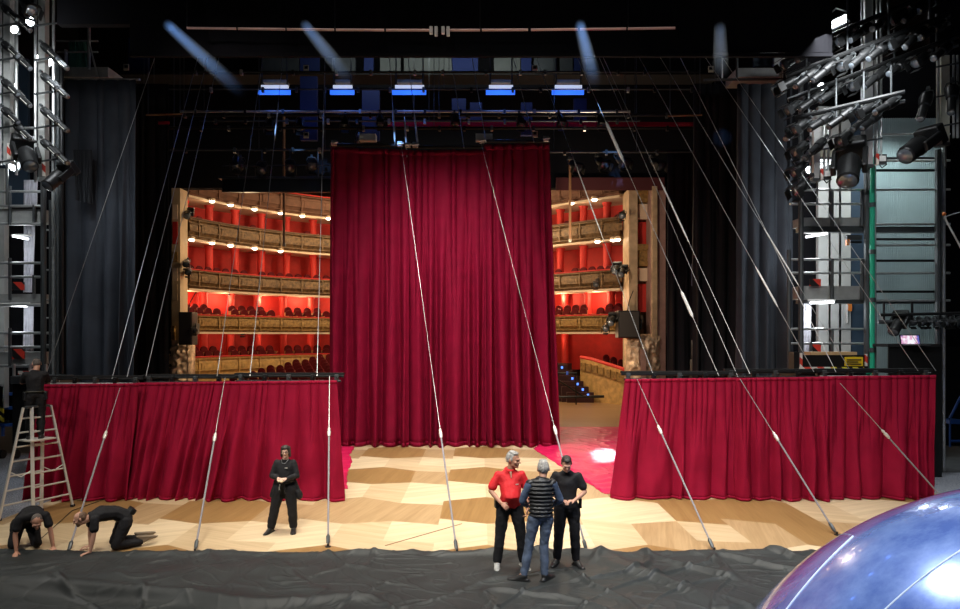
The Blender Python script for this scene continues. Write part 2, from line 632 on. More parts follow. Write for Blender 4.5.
def make_curtain(name, label, cat, top, bot, amp, wtop, wbot, seed, m, nu=220, nv=26, group=None, panel=None, parent=None, band=None):
    vs, fs = curtain_mesh(name, top, bot, amp, wtop, wbot, seed, nu, nv)
    if parent is None:
        root = thing(name, label, cat, (Vector(bot[0]) + Vector(bot[1])) / 2, 0, group)
    else:
        root = parent
    org = Vector(root.location)
    me = bpy.data.meshes.new('panel')
    me.from_pydata([v - org for v in vs], [], fs)
    o = link('panel', me, root, m)
    me.polygons.foreach_set('use_smooth', [True] * len(me.polygons))
    s = o.modifiers.new('thickness', 'SOLIDIFY')
    s.thickness = 0.012
    if band:
        # heading band along the top, hem along the foot, both following the pleats
        for nm, j0, j1, off in (('heading_band', 0, 1, 0.007), ('hem', nv - 1, nv, 0.010)):
            vv, ff = [], []
            for j in (j0, j1):
                for i in range(nu + 1):
                    p = vs[j * (nu + 1) + i].copy()
                    p.y -= off + 0.006
                    vv.append(p - org)
            if nm == 'heading_band':
                for i in range(nu + 1):
                    vv[nu + 1 + i] = vv[i].lerp(vv[nu + 1 + i], 0.7)
            else:
                for i in range(nu + 1):
                    vv[i] = vv[nu + 1 + i].lerp(vv[i], 0.5)
            for i in range(nu):
                ff.append((i, i + 1, nu + 2 + i, nu + 1 + i))
            m2 = bpy.data.meshes.new(nm)
            m2.from_pydata(vv, [], ff)
            m2.polygons.foreach_set('use_smooth', [True] * len(m2.polygons))
            b = link(nm, m2, root, band)
            ss = b.modifiers.new('thickness', 'SOLIDIFY')
            ss.thickness = 0.006
    return root


FY = 15.16   # distance of the row of low curtains


def FX(x, Y=FY):
    return (x - 480) * Y / F


front = [
    # name, top px, bottom px, ztop, label
    (44, 141, 22, 129, 2.56, 'leftmost low red velvet curtain, beside the stepladder'),
    (133, 230, 115, 208, 2.58, 'low red velvet curtain hanging second from the stepladder'),
    (226, 338, 203, 346, 2.62, 'low red velvet curtain right behind the woman in black'),
    (627, 739, 612, 740, 2.66, 'low red velvet curtain whose flared left edge meets the pink cloth on the floor'),
    (735, 829, 735, 831, 2.70, 'low red velvet curtain, middle panel of the right row'),
    (823, 940, 823, 933, 2.72, 'low red velvet curtain hanging in front of the black desk with the screen'),
]
for i, (a, b, c, d, zt, lab) in enumerate(front):
    Yk = FY + (0.16 if i % 2 else -0.10)
    make_curtain('stage_curtain', lab, 'curtain',
                 ((FX(a), Yk, zt - 0.03), (FX(b), Yk, zt - 0.03 + (0.03 if i > 2 else 0.03))),
                 ((FX(c), FY + (0.06 if i % 2 else -0.05), 0.012), (FX(d), FY + (0.06 if i % 2 else -0.05), 0.012)),
                 0.17, 0.075, 0.155, 11 + i, M['velvet'], nu=240, nv=24,
                 group='low red curtains across the front', band=M['velvet'])

# battens carrying the low curtains
battens = [
    (38, 134, 2.62, 'black batten above the leftmost low red curtain, by the man on the ladder', 0.0),
    (130, 240, 2.64, 'black batten above the second low red curtain from the ladder', 0.09),
    (228, 340, 2.68, 'black batten above the low red curtain behind the woman in black', 0.0),
    (625, 744, 2.72, 'black batten above the low red curtain beside the pink floor cloth', 0.0),
    (734, 838, 2.76, 'black batten above the middle low red curtain on the right', 0.09),
    (826, 944, 2.78, 'black batten above the low red curtain nearest the dark desk', 0.0),
]
for i, (a, b, z, lab, off) in enumerate(battens):
    Yb = FY + 0.42 + off * 2
    xa, xb = FX(a), FX(b)
    t = thing('curtain_batten', lab, 'batten', ((xa + xb) / 2, Yb, z), 0, 'battens of the low curtains')
    o = Vector(t.location)
    MB().cyl(Vector((xa, Yb, z)) - o, Vector((xb, Yb, z)) - o, 0.03, n=10).build('upper_pipe', M['black_metal'], t, True)
    MB().cyl(Vector((xa + .05, Yb - .06, z - 0.11)) - o, Vector((xb - .05, Yb - .06, z - 0.11)) - o, 0.028, n=10).build('lower_pipe', M['steel'] if i in (0, 5) else M['black_metal'], t, True)
    for k in range(5):
        x = xa + .15 + (xb - xa - .3) * k / 4
        b_ = MB()
        b_.box(Vector((x, Yb - 0.03, z - 0.05)) - o, (0.09, 0.11, 0.17))
        b_.cyl(Vector((x, Yb - .09, z - .02)) - o, Vector((x + .04, Yb - .15, z - .02)) - o, 0.015, n=6)
        b_.build('clamp', M['black_metal'] if k % 2 else M['dark_steel'], t, bevel=0.008)
    MB().slab(Vector((xa, Yb - .03, z + .02)) - o, Vector((xb, Yb + .1, z + .07)) - o).build('top_rail', M['black'], t)

# tall rear curtain, three widths of cloth on one batten
RY = 22.4
kR = RY / F
rear = thing('tall_curtain', 'tall deep red stage curtain hanging from the fly space in the centre', 'curtain', P(445, 446, RY))
rear.location.z = 0.0
for (a, b, c, d, yt, ytr, sd) in ((331, 409, 328, 409, 147, 150, 31), (408, 486, 408, 486, 150.5, 149.5, 32), (484, 549, 485, 560, 144.5, 143.5, 33)):
    t0, t1 = P(a, yt, RY), P(b, ytr, RY)
    b0, b1 = P(c, 446, RY), P(d, 446, RY)
    b0.z = b1.z = 0.015
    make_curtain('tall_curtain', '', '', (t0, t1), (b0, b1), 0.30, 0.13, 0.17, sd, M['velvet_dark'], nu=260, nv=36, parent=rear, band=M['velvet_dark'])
t = thing('fly_batten', 'black batten with clamps carrying the tall centre curtain', 'batten', P(440, 142, RY + .12))
o = Vector(t.location)
for a, b, y in ((330, 412, 145), (405, 490, 147), (483, 550, 141)):
    MB().cyl(P(a, y, RY + .16) - o, P(b, y, RY + .16) - o, 0.05, n=8).build('pipe', M['black_metal'], t, True)
for a, y in ((400, 144), (408, 145), (482, 141), (334, 143), (415, 145), (546, 139)):
    b_ = MB()
    b_.box(P(a, y, RY) - o, (0.16, 0.12, 0.16))
    b_.cyl(P(a - 3, y, RY - .1) - o, P(a + 4, y - 1, RY - .1) - o, 0.035, n=8)
    b_.build('clamp', M['steel'], t, bevel=0.01)
for a, y in ((368, 138), (484, 138)):
    b_ = MB()
    b_.box(P(a, y, RY + .5) - o, (0.55, 0.3, 0.22))
    b_.build('motor_box', M['grey_panel'], t, bevel=0.02)

# ------------------------------------------------------------------ cloth lying on the floor
def ridged(x, y, s=0.0):
    return 1 - abs(noise.noise(Vector((x, y, s))) * 2)


FEET = [(0.40, 10.78), (0.62, 10.78), (0.72, 10.2), (1.05, 10.12), (1.30, 10.85), (1.55, 10.8)]


def black_cloth():
    nx, ny = 820, 270
    vs, fs = [], []
    for j in range(ny + 1):
        v = j / ny
        for i in range(nx + 1):
            u = i / nx
            x = -9.9 + u * 15.6
            edge = 11.5 + 0.09 * noise.noise(Vector((x * 0.8, 3.3, 0))) + 0.05 * noise.noise(Vector((x * 3.1, 7.3, 0)))
            y = 7.0 + v * (edge - 7.0)
            # a nearly flat cloth with long sharp creases and, on the left, broad folds lying across it
            L = max(0.0, min(1.0, (-x - 0.8) / 4.5))
            Rr = max(0.0, min(1.0, (x + 1.5) / 3.0))
            wx = x + 0.5 * noise.noise(Vector((x * .6, y * .6, 9)))
            wy = y + 0.35 * noise.noise(Vector((x * .5, y * .8, 4)))

            def crease(q1, q2, w, s):
                n_ = noise.noise(Vector((q1, q2, s)))
                return math.exp(-(n_ / w) ** 2)
            h = 0.016 + 0.012 * (1 + noise.noise(Vector((x * .9, y * 1.1, 6))))
            h += L * 0.20 * crease(wx * 0.10, (wy + .05 * wx) * 0.75, .11, 1.0) * (1.0 if y < 9.9 else max(0, 1 - (y - 9.9) / .9))
            u1, v1 = wx * .82 + wy * .57, wy * .82 - wx * .57
            h += (0.045 + .045 * Rr) * crease(v1 * .28, u1 * 1.15, .06, 5.0) * (0.35 + .65 * max(0, noise.noise(Vector((x * .5, y * .7, 12))) + .5))
            u2, v2 = wx * .75 - wy * .66, wy * .75 + wx * .66
            h += (0.030 + .04 * Rr) * crease(u2 * 1.6, v2 * .35, .05, 8.0) * (0.2 + .8 * max(0, noise.noise(Vector((x * .6, y * .6, 15))) + .4))
            h += 0.012 * crease(wx * 1.4, wy * 2.2, .045, 11.0) + 0.008 * crease((wx + wy) * 2.4, (wy - wx) * 1.5, .05, 21.0)
            h += 0.003 * noise.noise(Vector((x * 5, y * 7, 2)))
            # loose roll along the far edge
            e = (edge - y)
            h += (0.025 + 0.06 * max(0, noise.noise(Vector((x * 0.9, 1.7, 0)))) + 0.04 * max(0, noise.noise(Vector((x * 2.7, 4.7, 0))))) * math.exp(-((e - 0.13) / 0.11) ** 2)
            h *= min(1.0, e / 0.05 + 0.12)
            d = min(math.hypot(x - fx, (y - fy) * 0.8) for fx, fy in FEET)
            k = min(1.0, max(0.0, (d - 0.12) / 0.35))
            h = 0.018 + (h - 0.018) * (0.15 + 0.85 * k)
            dd = math.hypot(x - 5.838, y - 6.0) - 3.72
            h *= min(1.0, max(0.0, dd / 0.25))
            vs.append((x, y, max(0.006, h)))
    for j in range(ny):
        for i in range(nx):
            a = j * (nx + 1) + i
            fs.append((a, a + 1, a + nx + 2, a + nx + 1))
    me = bpy.data.meshes.new('floor_cloth')
    me.from_pydata(vs, [], fs)
    me.polygons.foreach_set('use_smooth', [True] * len(me.polygons))
    o = link('stage_cloth', me, None, M['black_cloth'])
    tag(o, 'crumpled black cloth spread on the floor along the bottom of the picture', 'cloth')
    s = o.modifiers.new('thickness', 'SOLIDIFY')
    s.thickness = 0.004
    s.offset = -1


black_cloth()


def red_cloth(name, label, left, right, nx, ny, seed, amp):
    """left, right: polylines of floor points from far to near"""
    def along(pl, v):
        n = len(pl) - 1
        k = min(n - 1, int(v * n))
        return pl[k].lerp(pl[k + 1], v * n - k)
    vs, fs = [], []
    for j in range(ny + 1):
        v = j / ny
        a, b = along(left, v), along(right, v)
        for i in range(nx + 1):
            u = i / nx
            p = a.lerp(b, u)
            wx, wy = p.x + 0.4 * noise.noise(Vector((p.x * .8, p.y * .8, seed))), p.y + 0.4 * noise.noise(Vector((p.x * .7, p.y * .9, seed + 3)))
            h = 0.012 + amp * max(0, ridged(wx * 0.8 + wy * .5, wy * 1.1 - wx * .3, seed) - .5) + amp * .6 * max(0, ridged(wx * 2.1, wy * 2.3 + wx, seed + 5) - .5)
            jag = 0.06 * noise.noise(Vector((p.x * 4, p.y * 4, seed)))
            ed = min(u, 1 - u, v, 1 - v)
            h *= min(1, 0.25 + ed / 0.05)
            vs.append((p.x + jag * (u < 0.02 or u > .98), p.y + jag * (v < .02), h))
    for j in range(ny):
        for i in range(nx):
            a = j * (nx + 1) + i
            fs.append((a, a + nx + 1, a + nx + 2, a + 1))
    me = bpy.data.meshes.new(name)
    me.from_pydata(vs, [], fs)
    me.polygons.foreach_set('use_smooth', [True] * len(me.polygons))
    o = link(name, me, None, M['satin'])
    tag(o, label, 'cloth')
    s = o.modifiers.new('thickness', 'SOLIDIFY')
    s.thickness = 0.004
    s.offset = -1
    return o


red_cloth('red_floor_cloth', 'pinkish red cloth spread on the floor right of the tall curtain, lit by spot',
          [G(556, 427), G(548, 438), G(533, 449), G(570, 472), G(604, 494)], [G(668, 427), G(668, 438), G(668, 450), G(668, 470), G(662, 494)], 130, 130, 3.0, 0.075)
red_cloth('red_floor_cloth', 'narrow ragged strip of red cloth on the floor beside the low curtain behind the woman',
          [G(322, 446.5), G(322, 455), G(322, 465), G(322, 475), G(322, 489)], [G(355, 446.5), G(350, 455), G(352, 463), G(347, 474), G(347.5, 489)], 20, 60, 12.0, 0.06)

# ------------------------------------------------------------------ cables
def straight_cable(name, label, p0, p1, r, group, glints=(), cat='cable'):
    t = thing(name, label, cat, p0, 0, group)
    o = Vector(p0)
    p1 = Vector(p1)
    d = p1 - o
    MB().cyl((0, 0, 0), d, r, n=6).build('wire', M['cable'], t, True)
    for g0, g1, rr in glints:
        MB().lathe([(r, 0), (rr, (g1 - g0) * d.length * 0.12), (rr, (g1 - g0) * d.length * 0.88), (r, (g1 - g0) * d.length)], d * g0, d, 8).build('sleeve', M['sleeve'], t, True)  # glint on the wire, painted as a thicker white stretch
    return t


# tie cables: floor anchor in front of the curtains up to the batten, each with a turnbuckle
ties = [
    (68, 553, 100, 435, 120, 388, 'tie cable with turnbuckle anchored beside the kneeling bald man'),
    (195, 552, 215, 437, 225, 378, 'tie cable with turnbuckle anchored left of the woman in black'),
    (328, 547, 328.5, 432, 329.5, 376, 'upright tie cable with turnbuckle anchored right of the woman in black'),
    (457, 553, 443, 433, 429, 330, 'tie cable crossing the tall curtain, anchored left of the man in red'),
    (587, 553, 553, 430, 533, 352, 'tie cable with turnbuckle anchored behind the dark haired man in black'),
    (714.5, 551, 661, 430, 637, 379, 'tie cable with turnbuckle crossing the low curtain beside the pink cloth'),
    (837, 535, 772, 436, 740, 379, 'tie cable with turnbuckle crossing the middle low curtain on the right'),
    (955, 512, 884, 434, 840, 383, 'tie cable with turnbuckle crossing the last low curtain, ending behind the blue dome'),
]
RY_ = 22.4
for i, (x0, y0, x1, y1, x2, y2, lab) in enumerate(ties):
    A = G(x0, y0)
    Yb = FY - 0.22
    if i in (3, 4):
        B = A.lerp(P(401 if i == 3 else 481, 143, RY_ - .25), .55)
    else:
        B = P(x2, y2, Yb)
    # turnbuckle sits where the straight line crosses the row y1
    d = B - A
    best, tt = 1e9, 0.6
    for k in range(1, 100):
        q = A + d * (k / 100)
        yy = HZ - (q.z - CAMZ) * F / q.y
        if abs(yy - y1) < best:
            best, tt = abs(yy - y1), k / 100
    t = thing('tie_cable', lab, 'cable', A, 0, 'tie cables with turnbuckles')
    d0 = d.normalized()
    L = d.length
    MB().lathe([(0.05, 0), (0.05, 0.012), (0.02, 0.02), (0.018, 0.06)], (0, 0, 0.001), (0, 0, 1), 12).build('anchor_plate', M['black_metal'], t, True)
    s0 = 0.12
    b_ = MB().lathe([(0.012, 0), (0.03, 0.04), (0.034, 0.16), (0.018, 0.2)], d0 * 0.05, d0, 8)
    b_.build('ratchet', M['dark_steel'], t, True)
    MB().cyl(d0 * 0.2, d0 * (L * tt - .1), 0.017, 0.017, n=6).build('strap', M['strap'], t, True)
    MB().lathe([(0.012, 0), (0.03, 0.03), (0.036, 0.13), (0.022, 0.16), (0.03, 0.19), (0.012, 0.24)], d0 * (L * tt - .12), d0, 8).build('turnbuckle', M['alu'], t, True)
    end = d
    if i in (3, 4):
        end = d * (1.0)
    MB().cyl(d0 * (L * tt + .1), end, 0.008 if i not in (3, 4) else .0045, 0.007 if i not in (3, 4) else .004, n=6).build('wire', M['cable'], t, True)
    if i in (3, 4):
        # carries on in the same line up to the batten of the tall curtain
        top = P(401 if i == 3 else 481, 143, RY - .25)
        MB().cyl(end, top - A, 0.0038, 0.0035, n=6).build('upper_wire', M['cable'], t, True)

UY = 26.5
# hoist cables: from the low battens up into the fly space
up = [
    (47, 372, 155, 57, 'leftmost hoist cable, running past the man on the ladder', ()),
    (112, 379, 198, 57, 'hoist cable second from the left, in front of the grey drape', ()),
    (127, 377, 208, 57, 'faint hoist cable in front of the black drape on the left', ()),
    (146, 376, 219, 57, 'hoist cable along the left edge of the gilded opening', ()),
    (217, 376, 263, 57, 'hoist cable across the left balconies, left of two', ()),
    (250, 376, 283, 57, 'hoist cable across the left balconies with a painted glint near its top', ((0.62, 0.78, 0.022),)),
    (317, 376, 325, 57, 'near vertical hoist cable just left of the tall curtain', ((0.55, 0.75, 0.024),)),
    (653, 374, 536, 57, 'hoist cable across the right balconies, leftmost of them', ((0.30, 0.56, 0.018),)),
    (719, 376, 577, 57, 'hoist cable with two painted white glints right of the tall curtain', ((0.15, 0.225, 0.036), (0.615, 0.76, 0.042))),
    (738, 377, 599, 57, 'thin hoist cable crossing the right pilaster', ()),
    (750, 374, 603, 57, 'hoist cable crossing the right pilaster with a pale painted glint', ((0.36, 0.56, 0.022),)),
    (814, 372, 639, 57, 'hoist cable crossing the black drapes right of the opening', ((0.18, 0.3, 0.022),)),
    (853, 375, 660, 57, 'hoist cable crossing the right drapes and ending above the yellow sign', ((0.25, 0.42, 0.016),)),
    (836, 372, 680, 57, 'faint hoist cable between two brighter ones in front of the right drapes', ()),
    (918, 371, 705, 57, 'hoist cable ending on the batten below the lit screen', ()),
    (936, 371, 722, 57, 'rightmost hoist cable, ending beside the dark desk', ()),
]
for x0, y0, x1, y1, lab, gl in up:
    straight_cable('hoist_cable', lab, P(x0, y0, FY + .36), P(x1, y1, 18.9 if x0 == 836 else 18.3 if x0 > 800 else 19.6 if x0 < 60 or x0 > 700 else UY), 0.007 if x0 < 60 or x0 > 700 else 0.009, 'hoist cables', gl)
for x0, y0, x1, y1, lab, gl in (
        (395, 144, 389.5, 57, 'hoist cable with painted glint above the left end of the tall curtain', ((0.02, 0.35, 0.03),)),
        (407, 157, 404, 110, 'short cable dropping onto the middle of the tall curtain, with painted glint', ((0.1, 0.8, 0.03),)),
        (418, 147, 408, 57, 'hoist cable with painted glint right of the middle of the tall curtain', ((0.02, 0.32, 0.03),)),
        (464, 148, 451, 57, 'hoist cable above the middle width of the tall curtain', ()),
        (486, 142, 472, 57, 'hoist cable above the right width of the tall curtain', ()),
        (534, 142, 513, 57, 'hoist cable above the right end of the tall curtain', ())):
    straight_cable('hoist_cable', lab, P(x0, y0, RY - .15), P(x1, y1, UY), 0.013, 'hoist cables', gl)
# two loose cables lying on the stage floor
b_ = MB().tube([G(33, 546) + Vector((0, 0, .008)), G(50, 531) + Vector((0, 0, .008)), G(72, 511) + Vector((0, 0, .008)), G(110, 497.5) + Vector((0, 0, .008))], 0.008, 6)
tag(b_.build('floor_cable', M['ink'], None, True), 'thin dark cable lying on the floor between the two kneeling men', 'cable')
b_ = MB().tube([G(385, 546) + Vector((0, 0, .006)), G(420, 536) + Vector((0, 0, .006)), G(462, 524) + Vector((0, 0, .006))], 0.006, 6)
tag(b_.build('floor_cable', M['brown'], None, True), 'thin cord on the floor left of the man in the red shirt', 'cable')

# ------------------------------------------------------------------ room shell
PY = 34.6   # plane of the stage wall with its opening


def slab_struct(name, lo, hi, m):
    b = MB()
    b.slab(lo, hi)
    return struct(b.build(name, m))


xl, xr = (171 - 480) * PY / F, (664 - 480) * PY / F
zt = CAMZ + (HZ - 188) * PY / F
slab_struct('wall_back_left', (-21, PY, 0), (xl, PY + .5, 24), M['black_wall'])
slab_struct('wall_back_right', (xr, PY, 0), (21, PY + .5, 24), M['black_wall'])
slab_struct('wall_back_upper', (xl, PY, zt), (xr, PY + .5, 24), M['black_wall'])
slab_struct('wall_left', (-20.6, -3, -0.2), (-20, PY, 24), M['black_wall'])
slab_struct('wall_right', (20, -3, -0.2), (20.6, PY, 24), M['black_wall'])
slab_struct('ceiling', (-20.6, -3, 24), (20.6, PY + .5, 24.4), M['black_wall'])
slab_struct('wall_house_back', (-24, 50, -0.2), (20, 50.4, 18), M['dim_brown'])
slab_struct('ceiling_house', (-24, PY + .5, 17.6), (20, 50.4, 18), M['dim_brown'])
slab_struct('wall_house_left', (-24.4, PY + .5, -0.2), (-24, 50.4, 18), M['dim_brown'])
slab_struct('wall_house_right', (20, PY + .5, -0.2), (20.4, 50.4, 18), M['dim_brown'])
slab_struct('floor_house', (-24, 36.6, -0.4), (20, 50.4, -0.004), M['plain_boards'])

# pilasters of the opening
def pilaster(name, x0, x1, Y0, Y1, z1, m, kind):
    b = MB()
    b.slab((x0, Y0, 0), (x1, Y1, z1))
    o = b.build(name, m)
    struct(o)
    return o


# left jamb: outer strip, narrow beige pilaster with panels
pl0, pl1 = (171.5 - 480) * PY / F, (180 - 480) * PY / F
pilaster('trim_1', pl0, pl1, PY + .02, PY + .9, zt, M['cream_wall'], 0)
pilaster('trim_2', (181 - 480) * (PY + 1) / F, (185 - 480) * (PY + 1) / F, PY + .6, PY + 1.3, zt, M['gilt'], 0)
for y0, y1, m in ((205, 219, 'white'), (222, 244, 'red_wall'), (252, 262, 'gilt'), (268, 281, 'white'), (284, 300, 'cream_wall')):
    b = MB()
    b.slab(P(172.5, y1, PY - .02), P(178.5, y0, PY + .1))
    struct(b.build('trim_panel', M['cream'] if m == 'white' else M[m]))
# right jamb: pilaster, recessed stage box niches, outer mauve pilaster
pr = lambda x: (x - 480) * PY / F
pilaster('trim_3', pr(629.5), pr(638), PY + .1, PY + 1.6, zt, M['pilaster'], 0)
pilaster('trim_4', pr(649), pr(664), PY - .3, PY + .6, zt, M['mauve'], 0)
pilaster('trim_5', pr(650), pr(655), PY - .45, PY, zt, M['pilaster'], 0)
pilaster('trim_6', pr(638), pr(649), PY + 1.2, PY + 1.5, zt, M['cream_wall'], 0)
for y0, y1, m, dy in ((192, 202, 'gilt', .3), (204, 219, 'cream', .35), (222, 245, 'red_column', .6), (247, 266, 'gilt', .3), (268, 281, 'cream', .35), (284, 312, 'red_column', .6)):
    b = MB()
    if m == 'gilt':
        # gilded bracket with a moulded lip
        b.slab(P(638, y1, PY + dy), P(649, y0, PY + 1.3))
        b.slab(P(637.5, y0 + 3, PY + dy - .15), P(649.5, y0, PY + 1.3))
        b.slab(P(638.5, y1, PY + dy - .08), P(648.5, y1 - 2.5, PY + 1.3))
    else:
        b.slab(P(638.5, y1, PY + dy), P(649.5, y0, PY + dy) + Vector((0, .3, 0)))
    struct(b.build('trim_panel', M[m]))

# carved stucco consoles at the foot of the opening
def carved(name, x0, x1, y0, y1, Y, seed, m, label):
    rng = random.Random(seed)
    lo, hi = P(x0, y1, Y), P(x1, y0, Y)
    n, k = 46, 40
    vs, fs = [], []
    for j in range(k + 1):
        for i in range(n + 1):
            u, v = i / n, j / k
            x = lo.x + (hi.x - lo.x) * u
            z = lo.z + (hi.z - lo.z) * v
            out = 0.35 * math.sin(PI * min(1, u * 1.1 + .05)) * (1 - .5 * v) + 0.15
            e = min(u, 1 - u, v, 1 - v)
            h = out + .14 * ridged(x * 2.2, z * 2.2, seed) + .10 * noise.noise(Vector((x * 5, z * 5, seed)))
            for cx, cz in ((.72, .75), (.3, .45)):
                d = math.hypot((u - cx) * (hi.x - lo.x), (v - cz) * (hi.z - lo.z))
                if d < .45:
                    h += .12 * (1 + math.cos(d * 26)) * .5 * (1 - d / .45)
            vs.append((x, Y - h * min(1, e * 9 + .2), z))
    for j in range(k):
        for i in range(n):
            a = j * (n + 1) + i
            fs.append((a, a + 1, a + n + 2, a + n + 1))
    b0 = len(vs)
    vs += [(lo.x, Y + .4, lo.z), (hi.x, Y + .4, lo.z), (hi.x, Y + .4, hi.z), (lo.x, Y + .4, hi.z)]
    c = [0, n, k * (n + 1) + n, k * (n + 1)]
    fs += [(b0 + 3, b0 + 2, b0 + 1, b0)]
    fs += [tuple(range(n, -1, -1)) + (b0, b0 + 1)]
    fs += [tuple(range(k * (n + 1), k * (n + 1) + n + 1)) + (b0 + 2, b0 + 3)]
    fs += [tuple(j * (n + 1) for j in range(k + 1)) + (b0 + 3, b0)]
    fs += [tuple(j * (n + 1) + n for j in range(k, -1, -1)) + (b0 + 1, b0 + 2)]
    me = bpy.data.meshes.new(name)
    me.from_pydata(vs, [], fs)
    me.polygons.foreach_set('use_smooth', [True] * len(me.polygons))
    o = link(name, me, None, M[m])
    tag(o, label, 'carving', kind='structure')
    return o


carved('trim_carving', 626, 661, 334, 386, PY - .2, 3.0, 'stucco', 'carved stucco console at the foot of the right pilaster')
carved('trim_carving', 171, 192, 340, 384, PY + .4, 5.0, 'stucco', 'carved stucco ornament at the foot of the left pilaster')
b = MB()
b.slab(P(646, 386, PY - 0.85), P(638.5, 349, PY - .3))
struct(b.build('trim_panel', M['mauve']))
b = MB()
b.slab(P(171, 340, PY - .1), P(180, 326, PY + .5))
b.slab(P(170.5, 332, PY - .25), P(180.5, 328, PY + .5))
struct(b.build('trim_capital', M['gilt']))

# ------------------------------------------------------------------ auditorium: horseshoe of balconies
CTRL = [(-15.6, 33.4), (-15.1, 36.0), (-13.0, 39.7), (-9.43, 42.9), (-5.2, 44.2), (-1.0, 43.0), (3.2, 39.6), (6.2, 36.9), (7.25, 36.05), (8.6, 34.9)]


def spline(ctrl, n):
    pts = []
    c = [Vector((x, y, 0)) for x, y in ctrl]
    for i in range(1, len(c) - 2):
        p0, p1, p2, p3 = c[i - 1], c[i], c[i + 1], c[i + 2]
        for k in range(n):
            t = k / n
            pts.append(0.5 * ((2 * p1) + (p2 - p0) * t + (2 * p0 - 5 * p1 + 4 * p2 - p3) * t * t + (3 * p1 - p0 - 3 * p2 + p3) * t ** 3))
    pts.append(c[-2])
    return pts


HS = spline(CTRL, 14)
HN = []
for i, p in enumerate(HS):
    t = (HS[min(i + 1, len(HS) - 1)] - HS[max(0, i - 1)]).normalized()
    HN.append(Vector((-t.y, t.x, 0)))     # points away from the hall's middle
HL = [0.0]
for a, b in zip(HS, HS[1:]):
    HL.append(HL[-1] + (b - a).length)


def at_len(s, off=0.0):
    for i in range(len(HL) - 1):
        if s <= HL[i + 1]:
            t = (s - HL[i]) / (HL[i + 1] - HL[i])
            n = HN[i].lerp(HN[i + 1], t).normalized()
            return HS[i].lerp(HS[i + 1], t) + n * off, n
    return HS[-1] + HN[-1] * off, HN[-1]


def in_view(p):
    x = 480 + p.x * F / p.y
    return 176 < x < 335 or 545 < x < 642


def sweep(name, prof, m, i0=0, i1=None):
    """profile points (offset away from the middle, height) carried along the horseshoe, closed section"""
    i1 = len(HS) if i1 is None else i1
    vs, fs = [], []
    n = len(prof)
    for i in range(i0, i1):
        for o, z in prof:
            vs.append(HS[i] + HN[i] * o + Vector((0, 0, z)))
    for i in range(i1 - i0 - 1):
        for k in range(n):
            fs.append((i * n + k, i * n + (k + 1) % n, (i + 1) * n + (k + 1) % n, (i + 1) * n + k))
    fs.append(tuple(range(n - 1, -1, -1)))
    fs.append(tuple(range((i1 - i0 - 1) * n, (i1 - i0) * n)))
    me = bpy.data.meshes.new(name)
    me.from_pydata(vs, [], fs)
    me.polygons.foreach_set('use_smooth', [True] * len(me.polygons))
    me.set_sharp_from_angle(angle=math.radians(35))
    return struct(link(name, me, None, m))


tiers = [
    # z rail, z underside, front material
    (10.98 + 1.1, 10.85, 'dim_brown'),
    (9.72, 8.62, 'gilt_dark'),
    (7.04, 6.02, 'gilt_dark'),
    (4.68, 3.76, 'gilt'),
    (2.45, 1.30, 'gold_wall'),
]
DEP = 2.6
IR = next(i for i in range(20, len(HS)) if HS[i].x > 4.4)
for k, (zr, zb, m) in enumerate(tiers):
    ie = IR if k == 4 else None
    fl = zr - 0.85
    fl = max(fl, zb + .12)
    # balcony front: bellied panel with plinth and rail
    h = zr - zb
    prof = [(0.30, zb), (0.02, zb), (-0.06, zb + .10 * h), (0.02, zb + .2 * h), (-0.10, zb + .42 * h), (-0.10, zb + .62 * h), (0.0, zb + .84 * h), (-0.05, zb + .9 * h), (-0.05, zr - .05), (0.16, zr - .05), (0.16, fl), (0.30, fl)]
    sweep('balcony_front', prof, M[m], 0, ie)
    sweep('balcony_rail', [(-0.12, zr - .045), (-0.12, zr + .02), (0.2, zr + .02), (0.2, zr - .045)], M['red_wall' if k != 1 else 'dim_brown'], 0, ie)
    if k < 4:
        sweep('balcony_soffit', [(0.03, zb - .02), (0.03, zb + .10), (DEP, fl), (DEP, zb - .02)], M['cream'])
        # moulded cornice under the balcony
        sweep('balcony_cornice', [(-0.03, zb - .10), (-0.03, zb + .015), (0.20, zb + .015), (0.20, zb - .10)], M['cream'])
    # panels on the front
    s = 0.6
    bb = MB()
    while s < HL[-1] - 0.3:
        p, n = at_len(s, -0.12)
        if in_view(p) and not (k == 4 and p.x > 3.9):
            R = frame(-n)
            bb.box(p + Vector((0, 0, (zr + zb) / 2)), (0.07, 0.06, h * .8), R)
            q, n2 = at_len(s + .68, -0.125)
            bb.box(q + Vector((0, 0, zb + .52 * h)), (0.98, 0.03, h * .34), frame(-n2))
            bb.box(q + Vector((0, 0, zb + .52 * h)) - n2 * .015, (0.7, 0.03, h * .16), frame(-n2))
        s += 1.36
    for hz in (.12, .36, .70, .88):
        sweep('balcony_moulding', [(-.13, zb + hz * h), (-.13, zb + hz * h + .04), (.05, zb + hz * h + .04), (.05, zb + hz * h)], M[m], 0, ie)
    struct(bb.build('balcony_panelling', M[m]))
